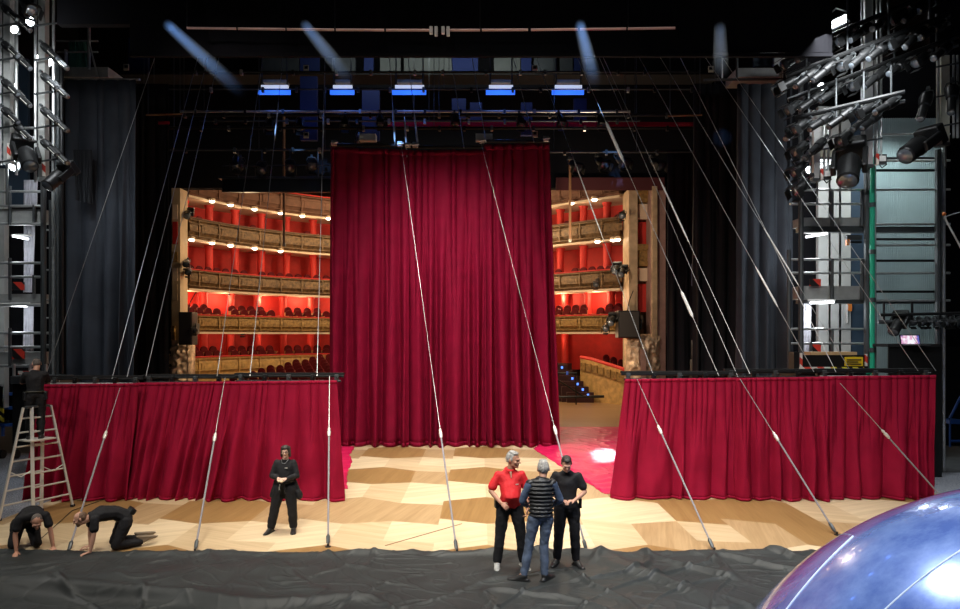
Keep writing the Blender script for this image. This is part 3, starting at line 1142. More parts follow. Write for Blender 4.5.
# floors and back walls of the tiers
for k in range(1, 5):
    zr, zb, m = tiers[k]
    up_z = tiers[k - 1][1]
    fl = max(zr - .85, zb + .12)
    wall_o = DEP - (0.2 if k < 3 else 0.5)
    sweep('balcony_back_wall', [(wall_o, fl), (wall_o, up_z), (wall_o + .3, up_z), (wall_o + .3, fl)], M['red_wall'])
    if k == 4:
        sweep('balcony_floor', [(0.1, fl - .1), (0.1, fl), (DEP, fl), (DEP, fl - .1)], M['stair'], 0, IR)
    # columns
    s = 0.9
    while s < HL[-1]:
        p, n = at_len(s, 1.30 if k < 3 else 1.75)
        if in_view(p) and not (k == 4 and p.x > 5.0):
            b = MB().cyl(p + Vector((0, 0, fl)), p + Vector((0, 0, up_z)), 0.21, n=14)
            b.cyl(p + Vector((0, 0, up_z - .14)), p + Vector((0, 0, up_z - .02)), 0.25, 0.27, n=14)
            b.cyl(p + Vector((0, 0, fl)), p + Vector((0, 0, fl + .15)), 0.26, 0.24, n=14)
            struct(b.build('balcony_column', M['red_column'], None, True))
        s += 1.55
# wall below the lowest tier, and the curved stalls wall on the right
sweep('stalls_wall', [(0.0, -0.2), (0.0, 1.32), (0.3, 1.32), (0.3, -0.2)], M['gold_wall'], 0, next(i for i in range(20, len(HS)) if HS[i].x > 2.6))

# wall lamps on the red walls of the third tier
nl = 0
for k, ss, zz in ((3, 0, 4.95), (2, .5, 7.35), (1, .5, 10.0)):
    s = 2.5 + ss
    while s < HL[-1]:
        p, n = at_len(s, 1.95 if k == 3 else 2.3)
        if in_view(p):
            b = MB().ball(p + Vector((0, 0, zz)), (.10, .10, .14), 8, 6)
            b.box(p + n * .06 + Vector((0, 0, zz - .18)), (.06, .14, .05), frame(-n))
            o = b.build('wall_sconce', M['lamp_warm'] if k == 3 else M['cream'], None, True, origin=p)
            tag(o, ('small glowing wall lamp on the bright red wall of the third tier' if k == 3 else 'small pale wall lamp on the shaded red wall of the upper tiers'), 'lamp',
                'wall lamps of the third tier' if k == 3 else 'wall lamps of the upper tiers')
        s += 3.1

# downlights in the undersides of the upper balconies
dl = [(206, 199.5, 'ceiling'), (227, 204, 'ceiling'), (250, 208, 'ceiling'), (275, 211.5, 'ceiling'), (301, 214, 'ceiling'), (326, 216, 'ceiling'),
      (184, 238, 'tier'), (206, 243.5, 'tier'), (227, 247, 'tier'), (250, 249.5, 'tier'), (275, 251.5, 'tier'),
      (573, 199, 'ceiling'), (599, 191.5, 'ceiling'), (601, 238, 'tier'), (616, 233, 'tier'), (627, 227.5, 'tier')]
for x, y, kd in dl:
    z = tiers[0][1] if kd == 'ceiling' else tiers[1][1]
    # on the horseshoe, the point seen in this column
    best = min(((abs(480 + (HS[i] + HN[i] * .12).x * F / (HS[i] + HN[i] * .12).y - x), i) for i in range(len(HS)) if True), key=lambda q: q[0] + (0 if (HS[q[1]].y > 33) else 99))
    p = HS[best[1]] - HN[best[1]] * .22 + Vector((0, 0, z - .02))
    side = 'left' if x < 400 else 'right'
    t = thing('ceiling_downlight', 'glowing white downlight under the %s on the %s of the tall curtain' % ('house ceiling rim' if kd == 'ceiling' else 'uppermost balcony', side), 'lamp', p, 0,
              'downlights under the %s, %s side' % ('ceiling rim' if kd == 'ceiling' else 'uppermost balcony', side))
    MB().lathe([(0.06, 0.10), (0.17, 0.06), (0.17, -.05), (0.15, -0.06)], (0, 0, 0), (0, 0, 1), 14).build('trim_ring', M['cream'], t, True)
    MB().lathe([(0.14, 0.0), (0.14, -.10), (0.09, -.15), (0.02, -.165)], (0, 0, 0), (0, 0, 1), 12).build('bulb', M['lamp_warm'], t, True)

# ------------------------------------------------------------------ theatre seats
def seat_mesh():
    b = MB()
    # rounded back built from an arched outline
    out = []
    w, hh = 0.215, 0.50
    for i in range(9):
        a = PI * i / 8
        out.append((w * math.cos(a), 0.40 + hh - 0.20 + 0.20 * math.sin(a)))
    out = [(w, 0.38)] + out + [(-w, 0.38)]
    n = len(out)
    vs = [(x, 0.20 + 0.05 * (z - .4), z) for x, z in out] + [(x * .93, 0.11 + 0.10 * (z - .4), z * .985) for x, z in out]
    fs = [tuple(range(n - 1, -1, -1)), tuple(range(n, 2 * n))] + [(i, (i + 1) % n, n + (i + 1) % n, n + i) for i in range(n)]
    b.add(vs, fs)
    b.box((0, -0.06, 0.40), (0.42, 0.40, 0.11))
    b.cur = 1
    for sx in (-1, 1):
        b.box((sx * 0.235, -0.04, 0.56), (0.045, 0.36, 0.04))
        b.box((sx * 0.235, 0.02, 0.27), (0.035, 0.24, 0.54))
    me_o = b.build('theatre_chair', [M['seat_red'], M['seat_wood']], None, True)
    return me_o


seat0 = seat_mesh()
seat_used = [False]
SEATN = {}


def place_seat(p, rz, label, group, sc=1.0):
    SEATN[group] = SEATN.get(group, 0) + 1
    if not seat_used[0]:
        o = seat0
        seat_used[0] = True
    else:
        o = seat0.copy()
        COL.objects.link(o)
    o.location = p
    o.rotation_euler = (0, 0, rz)
    o.scale = (sc,) * 3
    tag(o, label, 'chair', group)


names = {2: ('second tier', 'in the shaded second tier'), 3: ('third tier', 'before the third tier bright wall'), 4: ('lowest tier', 'in the lowest tier of boxes'), 1: ('top tier', 'in the top tier')}
rs = random.Random(4)
for k, rows, raise_ in ((1, 1, .16), (2, 1, .16), (3, 2, .22), (4, 2, .16)):
    zr, zb, m = tiers[k]
    fl = max(zr - .85, zb + .12)
    for r in range(rows):
        s = 0.3 + .2 * r
        c = 0
        while s < HL[-1]:
            p, n = at_len(s, 0.55 + .6 * r)
            c += 1
            gap = (c % (6 if k != 2 else 9) == 0) or (k == 3 and c % 6 == 5 and r == 1) or (k == 1 and c % 3)
            if in_view(p) and not gap and not (k == 4 and p.x > 3.5):
                side = 'left' if p.x < 0 else 'right'
                rz = math.atan2(-n.y, -n.x) + PI / 2
                place_seat(p + Vector((0, 0, fl + raise_ + .22 * r - 0.0)), rz, 'red plush seat %s, %s of the tall curtain' % (names[k][1], side), 'seats of the %s, %s side' % (names[k][0], side), 1.12)
            s += 0.56
# small shelves under the raised seats of tiers: a riser so that nothing hovers
for k, rows, raise_ in ((1, 1, .16), (2, 1, .16), (3, 2, .22), (4, 2, .16)):
    zr, zb, m = tiers[k]
    fl = max(zr - .85, zb + .12)
    sweep('balcony_step', [(0.2, fl), (0.2, fl + raise_), (0.88, fl + raise_), (0.88, fl + raise_ + .22), (1.6, fl + raise_ + .22), (1.6, fl)], M['stair'], 0, IR if k == 4 else None)

# raked stalls behind the left low curtains
b = MB()
rows = 9
for r in range(rows):
    Y = 36.9 + 0.68 * r
    z = 0.62 + 0.135 * r
    b.slab((-13.6 + 0.12 * r, Y - .30, -0.3), (-5.2, Y + .38, z))
o = struct(b.build('floor_stalls', M['stair']))
for r in range(rows):
    Y = 36.9 + 0.68 * r
    z = 0.62 + 0.135 * r
    xs = -5.6 - (r % 2) * .26
    xlim = max(-13.3 + .5 * r, -13.3 + 0.12 * r)
    n = 0
    while xs > xlim and n < 16:
        q = Vector((xs, Y, z))
        xp = 480 + q.x * F / q.y
        if 200 - r * 3 < xp < 338 and xp > 222 - r * 4.0:
            place_seat(q, 0.0, 'dark red plush seat in the raked stalls behind the left low curtains', 'seats of the stalls')
        xs -= 0.54
        n += 1

# stair with blue step lights, handrail, right of the tall curtain
t = thing('stair', 'dark carpeted stair with small blue step lights right of the tall curtain', 'stair', P(580, 397, 36.9))
t.location.z = 0
o = Vector(t.location)
for i in range(6):
    y0 = 397 - i * 5.5
    Y = 37.0 + .28 * i
    x0 = 585 + 8 - i * 5.2
    lo, hi = P(x0 - 26, 397, Y), P(x0, y0 - 5, Y + .3)
    lo.z = 0
    MB().slab(lo - o, hi - o).build('step', M['stair'], t)
    c = P(x0 - 5, y0 - 2.0, Y - .02)
    MB().box(c - o, (.10, .03, .12)).build('step_light', M['blue_led'], t)
t2 = thing('handrail', 'black handrail on the stage edge left of the blue lit stair', 'handrail', P(575, 398, 36.0))
t2.location.z = 0
o = Vector(t2.location)
for a, y in ((558, 0), (576, 0)):
    q = P(a, 373, 36.0)
    MB().cyl(Vector((q.x, 36.0, 0)) - o, q - o, .04, n=8).build('post', M['black_metal'], t2, True)
MB().tube([P(553, 373, 36.0) - o, P(577, 373, 36.0) - o], .045).build('top_bar', M['black_metal'], t2, True)
MB().tube([P(556, 379, 36.0) - o, P(583, 396, 36.0) - o], .05).build('brace', M['black_metal'], t2, True)
MB().tube([P(553, 397, 36.0) - o, P(604, 396.5, 36.0) - o], .07).build('foot_bar', M['black_metal'], t2, True)
# curved parterre wall on the right with moulded rail
wc = [(581, 358, 38.4), (592, 360, 37.6), (605, 364, 36.8), (618, 368, 36.0), (629, 372, 35.4)]
pts = [P(*c) for c in wc]
fsx = [P(581, 390, 38.4), P(592, 392, 37.6), P(605, 396, 36.8), P(618, 401, 36.0), P(629, 405, 35.4)]
vs, fs = [], []
for p in pts:
    for dz, dy in ((0, 0), (0, .3)):
        vs.append((p.x, p.y + dy, p.z))
        vs.append((p.x, p.y + dy, 0.0))
for i in range(len(pts) - 1):
    a, c = i * 4, (i + 1) * 4
    fs += [(a, a + 1, c + 1, c), (a + 2, c + 2, c + 3, a + 3), (a, c, c + 2, a + 2)]
fs += [(0, 2, 3, 1), (16, 17, 19, 18)]
me = bpy.data.meshes.new('parterre_wall')
me.from_pydata(vs, [], fs)
struct(link('stalls_wall_right', me, None, M['gold_wall']))
b = MB().tube([p + Vector((0, .1, .04)) for p in pts], .10, 8)
struct(b.build('stalls_wall_rail', M['red_column'], None, True))
bb = MB()
for i in range(4):
    for t_ in (.25, .75):
        p = pts[i].lerp(pts[i + 1], t_)
        n = (pts[i + 1] - pts[i])
        n = Vector((n.y, -n.x, 0)).normalized()
        bb.box(p + n * .04 + Vector((0, -0.02, -.45)), (.40, .06, .42), frame(n))
struct(bb.build('stalls_wall_panelling', M['gilt']))
for i in range(3):
    for j in range(2):
        p = pts[2].lerp(pts[4], (i + .3) / 3) + Vector((0.25 + .1 * j, 1.0 + .6 * j, -.62 + .22 * j))
        place_seat(p, .5, 'dark red plush seat behind the curved gilded parterre wall on the right', 'seats behind the right parterre wall')
bb = MB()
for j in range(2):
    a, c = pts[2] + Vector((0, .55 + .6 * j, 0)), pts[4] + Vector((.3, .55 + .6 * j, 0))
    bb.add([(a.x, a.y, 0), (c.x, c.y, 0), (c.x, c.y + 1.2, 0), (a.x, a.y + 1.2, 0), (a.x, a.y, a.z - .62 + .22 * j), (c.x, c.y, c.z - .62 + .22 * j), (c.x, c.y + 1.2, c.z - .62 + .22 * j), (a.x, a.y + 1.2, a.z - .62 + .22 * j)],
           [(0, 1, 5, 4), (1, 2, 6, 5), (2, 3, 7, 6), (3, 0, 4, 7), (4, 5, 6, 7)])
struct(bb.build('floor_parterre', M['stair']))

# loudspeakers on the jambs
def loudspeaker(label, x0, x1, y0, y1, Y, dep):
    lo, hi = P(x0, y1, Y), P(x1, y0, Y)
    c = (lo + hi) / 2
    t = thing('loudspeaker', label, 'loudspeaker', (c.x, Y, lo.z))
    o = Vector(t.location)
    w, h = hi.x - lo.x, hi.z - lo.z
    MB().box((0, dep / 2, h / 2), (w, dep, h)).build('cabinet', M['black_metal'], t, bevel=.03)
    MB().box((0, -.015, h / 2), (w * .9, .03, h * .92)).build('grille', mat('speaker grille', (0.045, 0.04, 0.038), .8), t)
    MB().box((w * .5 + .08, dep / 2, h * .45), (.16, .15, .12)).box((w * .5 + .12, dep / 2, h * .5), (.05, .4, .5)).build('bracket', M['dark_steel'], t)
    MB().tube([(0, dep * .5, h), (w * .1, dep * .6, h + .5), (w * .35, dep, h + 1.0)], .025, 6).build('support_rod', M['black_metal'], t)
    return t


loudspeaker('large dark loudspeaker hung on the right pilaster', 618.5, 640, 310.5, 338, PY - 1.0, .8)
loudspeaker('tall dark loudspeaker on the left pilaster', 178.5, 192, 312, 345, PY - .9, .7)
# ------------------------------------------------------------------ spotlights
def make_spot(kind):
    """theatre lantern looking along -Z of its own axis; clamp at the origin, lantern hung below"""
    t = bpy.data.objects.new('theatre_spotlight', None)
    COL.objects.link(t)
    if kind == 'profile':
        MB().lathe([(0.045, -0.62), (0.085, -0.60), (0.085, -0.22), (0.11, -0.20), (0.13, -0.02), (0.12, 0.12), (0.07, 0.16)], (0, 0, 0), (0, 0, 1), 12).build('housing', M['black_metal'], t, True)
        MB().lathe([(0.075, -.625), (0.07, -.63), (0.03, -.636)], (0, 0, 0), (0, 0, 1), 12).build('lens', M['lens'], t, True)
        b = MB()
        b.box((0.095, 0, -.40), (0.012, .014, .34))
        b.build('side_rail', M['alu'], t)
    elif kind == 'fresnel':
        MB().lathe([(0.14, -0.34), (0.14, -0.28), (0.115, -0.26), (0.12, -0.02), (0.10, 0.08), (0.05, .10)], (0, 0, 0), (0, 0, 1), 12).build('housing', M['black_metal'], t, True)
        MB().lathe([(0.125, -.345), (0.1, -.365), (0.04, -.38)], (0, 0, 0), (0, 0, 1), 12).build('lens', M['lens'], t, True)
        b = MB()
        for a in range(4):
            d = Vector((math.cos(a * PI / 2), math.sin(a * PI / 2), 0))
            b.box(d * .17 + Vector((0, 0, -.42)), (.22 if abs(d.y) > .5 else .012, .22 if abs(d.x) > .5 else .012, .17), None)
        b.build('barn_door', M['black_metal'], t)
    else:  # moving head
        b = MB()
        b.box((0, 0, 0.42), (0.42, 0.34, 0.20))
        b.build('base_box', M['black_metal'], t, bevel=.03)
        b = MB()
        b.box((0.20, 0, 0.12), (0.07, 0.16, 0.46))
        b.box((-0.20, 0, 0.12), (0.07, 0.16, 0.46))
        b.build('yoke', M['black_metal'], t, bevel=.02)
        MB().lathe([(0.13, -0.36), (0.15, -0.34), (0.15, -0.1), (0.17, 0.0), (0.15, 0.12), (0.08, .17)], (0, 0, 0), (0, 0, 1), 14).build('head', M['black_metal'], t, True)
        MB().lathe([(0.125, -.365), (0.08, -.39), (0.03, -.4)], (0, 0, 0), (0, 0, 1), 14).build('lens', M['lens'], t, True)
    if kind != 'mover':
        b = MB()
        b.tube([(0.13, 0, -.05), (0.14, .02, .10), (0.10, .04, .24), (0, .05, .26), (-0.10, .04, .24), (-0.14, .02, .10), (-0.13, 0, -.05)], .012, 6)
        b.box((0, .05, .31), (.06, .07, .10))
        b.build('yoke', M['dark_steel'], t)
    return t


SPOTS = {k: make_spot(k) for k in ('profile', 'fresnel', 'mover')}
USED = set()


def spot(kind, loc, aim, label, group, scale=1.0):
    d = Vector(aim).normalized()
    q = d.to_track_quat('-Z', 'Y')
    if kind in USED:
        t = dup(SPOTS[kind])
    else:
        t = SPOTS[kind]
        USED.add(kind)
    t.location = loc
    t.rotation_euler = q.to_euler()
    t.scale = (scale,) * 3
    tag(t, label, 'spotlight', group)
    return t


def lamp(x, y, Y, r, label):
    t = thing('work_lamp', label, 'lamp', P(x, y, Y))
    MB().lathe([(r * .6, .14), (r * 1.2, .04), (r * 1.25, -.02)], (0, 0, 0), (0, 1, 0), 12).build('housing', M['dark_steel'], t, True)
    MB().ball((0, -.03, 0), (r, r * .5, r), 12, 8).build('bulb', M['lamp_white'], t, True)
    return t


def tube_light(x0, y0, x1, y1, Y, label):
    a, b_ = P(x0, y0, Y), P(x1, y1, Y)
    t = thing('ceiling_fluorescent', label, 'lamp', a)
    MB().cyl((0, 0, 0), b_ - a, .032, n=10).build('tube', M['fluoro'], t, True)
    d = b_ - a
    b = MB()
    b.box(d / 2 + Vector((0, .05, .07)), (d.length + .1, .08, .04), frame(Vector((-d.z, d.y, d.x)) if False else (0, -1, 0)))
    b.build('fitting', M['white'], t)
    return t


def prisms(mb, pts, size):
    for p in pts:
        mb.box(p, size)
    return mb


def bar_part(t, name, x0, y0, x1, y1, Y, r, m, Y1=None):
    o = Vector(t.location)
    return MB().cyl(P(x0, y0, Y) - o, P(x1, y1, Y if Y1 is None else Y1) - o, r, n=8).build(name, M[m], t, True)


def box_part(t, name, x0, y0, x1, y1, Y, dep, m, bevel=0.0):
    o = Vector(t.location)
    return MB().slab(P(x0, y1, Y) - o, P(x1, y0, Y) + Vector((0, dep, 0)) - o).build(name, M[m], t, bevel=bevel)


# ------------------------------------------------------------------ left side: gallery, lighting towers
GY = 18.6
t = thing('scaffold_gallery', 'three storey steel gallery at the left edge behind the ladder', 'gallery', P(20, 420, GY))
t.location.z = 0
for y0, y1 in ((207, 222), (292, 303), (350, 364)):
    box_part(t, 'deck', -12, y0 + 2, 43, y1, GY, .5, 'deck')
    bar_part(t, 'edge_pipe', -12, y1 + 2, 44, y1 + 2, GY - .05, .04, 'steel')
for y in (191.5, 206, 263, 277, 333, 347, 128, 142):
    bar_part(t, 'rail', -12, y, 43 if y < 300 else 54, y, GY - .08, .035, 'steel')
for x, ya, yb in ((10, 186, 225), (10, 258, 300), (10, 328, 366), (34, 205, 222), (34, 275, 294)):
    bar_part(t, 'baluster', x, ya, x, yb, GY - .08, .04, 'dark_steel')
for x, m, r, ya in ((43.5, 'dark_steel', .07, 150), (53.5, 'steel', .045, 60), (58, 'dark_steel', .06, 60), (61.5, 'black_metal', .05, 60), (50, 'dark_steel', .03, 200)):
    o = Vector(t.location)
    q = P(x, ya, GY - .15)
    MB().cyl(Vector((q.x, q.y, 0)) - o, q - o, r, n=8).build('upright', M[m], t, True)
for y in (230, 248, 270, 300, 318, 345):
    bar_part(t, 'rung', 45, y, 60, y, GY - .12, .025, 'steel')
box_part(t, 'hazard_plate', 12, 282, 24, 290, GY - .1, .03, 'red_black')
box_part(t, 'hazard_plate', 12, 349, 24, 359, GY - .1, .03, 'red_black')
# backing wall of the gallery
b = MB()
b.slab(P(-20, 420, GY + 1.7), P(62, 60, GY + 1.9))
b = struct(b.build('wall_gallery_left', M['black_wall']))
b = MB()
lo, hi = P(-20, 408, GY + 1.4), P(9, 170, GY + 1.6)
b.slab(lo, hi)
struct(b.build('wall_gallery_panel', M['grey_panel']))
b = MB()
b.slab(P(0, 205, GY + 1.55), P(30, 60, GY + 1.65))
struct(b.build('wall_gallery_recess', M['blue_panel']))
b = MB()
b.slab(P(26, 120, GY + 1.2), P(30, 60, GY + 1.5))
b.slab(P(48, 165, GY + .8), P(53, 110, GY + 1.0))
for x0, x1, y0, y1, nm in ((24, 35, 225, 293, 'upper'), (24, 34, 305, 352, 'lower'), (24, 38, 180, 206, 'topmost')):
    Yc = GY + .9
    lo, hi = P(x0, y1, Yc), P(x1, y0, Yc)
    make_curtain('drape', 'pale grey curtain strip on the %s storey of the left gallery' % nm, 'curtain', ((lo.x, Yc, hi.z), (hi.x, Yc, hi.z)), ((lo.x - .02, Yc, lo.z + .02), (hi.x - .03, Yc, lo.z + .02)), .05, .25, .22, 50 + x1 + y0, M['pale_cloth'], nu=50, nv=8)
tube_light(13, 236, 28, 239, GY - .05, 'lit fluorescent tube under the upper deck of the left gallery')
tube_light(12, 305.5, 27, 306, GY - .05, 'lit fluorescent tube under the middle deck of the left gallery')
lamp(15, 30, GY - 1.6, .09, 'lit white work lamp high on the left lighting tower')
lamp(31, 22, GY - .2, .11, 'round lit lamp near the top of the left edge')
lamp(48.5, 62, GY - .4, .12, 'lit round lamp beside the ladder beam high on the left')
lamp(15, 166, GY - .5, .13, 'dazzling lit lamp above the top deck of the left gallery')
lamp(37, 57, GY - .3, .05, 'small lit lamp between the two lantern columns on the left')
lamp(15.5, 86, GY - .3, .05, 'small lit lamp halfway up the leftmost lantern column')

# hanging lighting ladders with their lanterns (left)
LY = GY - 1.1
for nm, x, yb, extra in (('far left hanging lighting ladder, cut by the picture edge', 6.5, 165, 14), ('left hanging lighting ladder with striped foot and a column of lanterns', 41.5, 182, 16)):
    t = thing('lighting_ladder', nm, 'lighting ladder', P(x, yb, LY))
    o = Vector(t.location)
    box_part(t, 'beam', x - 3.3, -20, x + 3.3, yb - 4, LY, .18, 'deck')
    box_part(t, 'striped_foot', x + .5, yb - 22, x + 3.3, yb - 6, LY - .02, .03, 'red_white')
    box_part(t, 'end_cap', x - 4, yb - 5, x + 4, yb - 1, LY - .03, .24, 'steel')
    bar_part(t, 'side_pipe', x - 6, -20, x - 6, yb + 0, LY - .1, .035, 'steel')
    bar_part(t, 'side_pipe', x + extra - 4, -20, x + extra - 4, yb + 10, LY - .1, .035, 'steel')
    for y in range(-10, int(yb), 34):
        bar_part(t, 'cross_pipe', x - 7, y + 2, x + extra, y - 1, LY - .14, .025, 'dark_steel')
    bar_part(t, 'hanger', x + .5, yb - 2, x + .5, yb + 40, LY, .03, 'dark_steel')
n = 0
for x, ys in ((7, (10, 46, 84, 112)), (19, (20, 58, 95, 128)), (46, (48, 78, 112, 144)), (56, (58, 86, 120, 152))):
    for y in ys:
        n += 1
        spot('profile', P(x, y, LY - .32), (0.72, -.25, -0.62), 'black spotlight in the lantern columns at the left edge, pointing down right', 'lanterns of the left lighting ladders', .8)
spot('mover', P(27, 156, LY - .4), (.5, -.5, -.7), 'big black moving light hanging in front of the pale wall at the left edge', None, 1.25)
spot('mover', P(57, 178, LY - .4), (-.2, -.6, -.6), 'big black moving light on the upright beside the left grey drape', None, 1.05)
spot('fresnel', P(26, 4, LY - .3), (.6, -.4, -.6), 'squat spotlight at the very top of the left edge', None, 1.1)

# catwalk bridge with green cloth, upper left
t = thing('catwalk', 'short catwalk with railing and a green bundle, upper left above the grey drape', 'catwalk', P(80, 86, 21.5))
box_part(t, 'deck', 57, 67, 108, 77, 21.5, 1.0, 'deck')
bar_part(t, 'edge_pipe', 57, 79, 140, 79.5, 21.4, .04, 'steel')
for y in (52, 41):
    bar_part(t, 'rail', 57, y, 98, y, 21.4, .03, 'steel')
for x in (66, 89):
    bar_part(t, 'post', x, 24 if x == 89 else 50, x, 70, 21.4, .05, 'steel')
bar_part(t, 'brace', 90, 46, 98, 78, 21.3, .03, 'steel')
o = Vector(t.location)
vs, fs = curtain_mesh('x', (P(69, 40, 21.9), P(86, 42, 21.9)), (P(68, 68, 21.9), P(88, 68, 21.9)), .12, .2, .25, 8, 40, 8)
me = bpy.data.meshes.new('green_cloth')
me.from_pydata([v - o for v in vs], [], fs)
c = link('green_cloth', me, t, M['green_dull'])
c.modifiers.new('thickness', 'SOLIDIFY').thickness = .02
# its counterpart upper right
t = thing('catwalk', 'short catwalk with railing and bright window, upper right above the black drapes', 'catwalk', P(760, 80, 21.5))
box_part(t, 'deck', 737, 68, 782, 77, 21.5, 1.0, 'deck')
bar_part(t, 'edge_pipe', 704, 80, 784, 79, 21.4, .04, 'dark_steel')
for y in (53, 40):
    bar_part(t, 'rail', 737, y, 782, y, 21.4, .03, 'steel')
for x, m, r in ((737, 'dark_steel', .04), (785, 'white', .09), (722, 'steel', .03)):
    bar_part(t, 'post', x, 24 if x > 780 else 54, x, 78, 21.4, r, m)
box_part(t, 'pale_panel', 774, 54, 783, 66, 21.9, .1, 'grey_panel')
box_part(t, 'teal_panel', 754, 42, 772, 66, 22.2, .1, 'blue_panel')

# ------------------------------------------------------------------ left ground: blue equipment cart, desk
t = thing('equipment_cart', 'blue equipment cart with cases and a yellow striped guard at the left edge', 'cart', P(6, 440, 20.5))
t.location.z = 0
for x, m in ((3, 'blue_paint'), (17, 'blue_paint')):
    bar_part(t, 'upright', x, 352, x, 436, 20.4, .05, m)
for y in (394, 408, 425):
    box_part(t, 'shelf', -6, y - 1.5, 21, y + 1.5, 20.2, .9, 'blue_paint')
box_part(t, 'case', -4, 397, 10, 406, 20.3, .6, 'black_metal', .02)
box_part(t, 'case', 11, 396, 20, 406, 20.3, .6, 'grey_panel', .02)
box_part(t, 'case', -5, 411, 8, 423, 20.3, .6, 'dark_steel', .02)
box_part(t, 'case', 9, 413, 19, 423, 20.3, .6, 'black_metal', .02)
box_part(t, 'striped_guard', -6, 386, 3, 422, 20.0, .05, 'yellow_black')
o = Vector(t.location)
for x in (1, 15):
    q = P(x, 444, 20.2)
    MB().cyl(Vector((q.x - .05, 20.25, .13)) - o, Vector((q.x + .05, 20.25, .13)) - o, .13, n=14).build('wheel', M['black'], t, True)
for x, y0, y1, Y, m, nm in ((48, 366, 382, 17.2, 'grey_panel', 'x'),):
    pass
t = thing('control_rack', 'grey control rack with red and white tape in front of the man on the ladder', 'rack', P(35, 445, 17.6))
t.location.z = 0
box_part(t, 'cabinet', 12, 384, 56, 446, 17.8, .6, 'black_metal', .02)
box_part(t, 'top_panel', 10, 376, 58, 384, 17.7, .7, 'dark_steel', .02)
box_part(t, 'tape_strip', 18, 371, 34, 374.5, 17.65, .03, 'red_white')
box_part(t, 'connector_block', 47, 377, 58, 382, 17.6, .08, 'grey_panel')
for x in (14, 30, 46):
    bar_part(t, 'post', x, 364, x, 377, 17.75, .035, 'steel')
o = Vector(t.location)
MB().tube([P(34, 362, 17.7) - o, P(37, 366, 17.7) - o, P(30, 371, 17.7) - o], .02, 6).build('lever', M['alu'], t, True)

# ------------------------------------------------------------------ right side gallery
RGY = 18.6
t = thing('scaffold_gallery', 'tall steel gallery with grey decks and railings on the right side', 'gallery', P(835, 440, RGY))
t.location.z = 0
for y0, y1, m in ((148, 157, 'deck_cream'), (217.5, 226, 'deck'), (286, 299, 'deck')):
    box_part(t, 'deck', 801 if y0 > 200 else 818, y0, 864, y1, RGY, .5, m)
for y0, y1 in ((226.5, 232), (299.5, 303.5), (157, 159.5)):
    box_part(t, 'beam', 800, y0, 945 if y0 > 200 else 940, y1, RGY - .05, .25, 'dark_steel')
for y in (190, 204, 259.5, 273, 329, 343.5):
    bar_part(t, 'rail', 790 if y > 200 else 803, y, 864, y, RGY - .08, .032, 'steel')
for y in (134.5, 135 + 26, 190, 224.5, 245.5, 273.5, 301):
    bar_part(t, 'rail', 868, y, 950, y - .5, RGY - .1, .03, 'steel')
for x, ya, yb in ((832, 190, 226), (832, 259, 299), (832, 329, 372), (862, 259, 300), (862, 190, 226), (811, 342, 372)):
    bar_part(t, 'baluster', x, ya, x, yb, RGY - .08, .045, 'dark_steel')
for x, m, r, ya in ((789, 'dark_steel', .05, 250), (801, 'dark_steel', .07, 80), (867, 'dark_steel', .08, 60), (943.5, 'steel', .05, 60), (875, 'steel', .03, 60), (938, 'dark_steel', .08, 150)):
    o = Vector(t.location)
    q = P(x, ya, RGY - .15)
    MB().cyl(Vector((q.x, q.y, 0)) - o, q - o, r, n=8).build('upright', M[m], t, True)
for y in (170, 239, 260.5, 291.5):
    box_part(t, 'cross_beam', 876, y - 1, 938, y + 1.2, RGY - .02, .08, 'black_metal')
box_part(t, 'hazard_plate', 810, 279, 821, 286, RGY - .1, .03, 'red_black')
box_part(t, 'hazard_plate', 812, 343, 821, 352, RGY - .1, .03, 'red_black')
# walls behind
b = MB()
b.slab(P(786, 460, RGY + 2.0), P(820, 60, RGY + 2.2))
struct(b.build('wall_gallery_right', M['black_wall']))
b = MB()
for x0, x1 in ((818.5, 828), (828.6, 838.5), (839, 848)):
    b.slab(P(x0, 372, RGY + 1.6), P(x1, 108, RGY + 1.75))
struct(b.build('wall_grey_cladding', M['grey_panel']))
b = MB()
b.slab(P(848, 372, RGY + 1.65), P(862, 105, RGY + 1.8))
struct(b.build('wall_blue_cladding', M['blue_panel']))
# corrugated sheet: real corrugation
b = MB()
lo, hi = P(868, 382, RGY + 1.7), P(941, 118, RGY + 1.7)
nx = 150
vs, fs = [], []
for i in range(nx + 1):
    u = i / nx
    dy = (0, 0, .055, .055)[i % 4]
    for z in (0.0, hi.z):
        vs.append((lo.x + (hi.x - lo.x) * u, RGY + 1.7 + dy, z))
for i in range(nx):
    fs.append((2 * i, 2 * i + 2, 2 * i + 3, 2 * i + 1))
me = bpy.data.meshes.new('wall_corrugated')
me.from_pydata(vs, [], fs)
o = struct(link('wall_corrugated', me, None, M['corrugated']))
o.modifiers.new('thickness', 'SOLIDIFY').thickness = .03
b = MB()
b.slab(P(930, 600, 23.4), P(1100, -60, 23.6))
struct(b.build('wall_right_masking', M['black_wall']))
b = MB()
b.slab(P(868, 118, RGY + 1.9), P(960, 60, RGY + 2.1))
struct(b.build('wall_right_header', M['black_wall']))
t = thing('drain_pipe', 'bright green vertical pipe in front of the corrugated wall', 'pipe', P(872, 380, RGY - .3))
o = Vector(t.location)
o.z = 0
t.location.z = 0
q = P(872.3, 158, RGY - .3)
MB().cyl(Vector((q.x, q.y, .3)) - o, q - o, .062, n=14).build('riser', M['green'], t, True)
for y in (205, 252, 300, 350):
    q = P(872.3, y, RGY - .3)
    MB().cyl(q - o - Vector((0, 0, .06)), q - o + Vector((0, 0, .06)), .08, n=14).build('clip', M['dark_steel'], t, True)
q = P(872.3, 371, RGY - .3)
MB().tube([q - o, P(868, 372.5, RGY - .3) - o, P(856, 373, RGY - .3) - o], .055, 10).build('branch', M['green'], t, True)
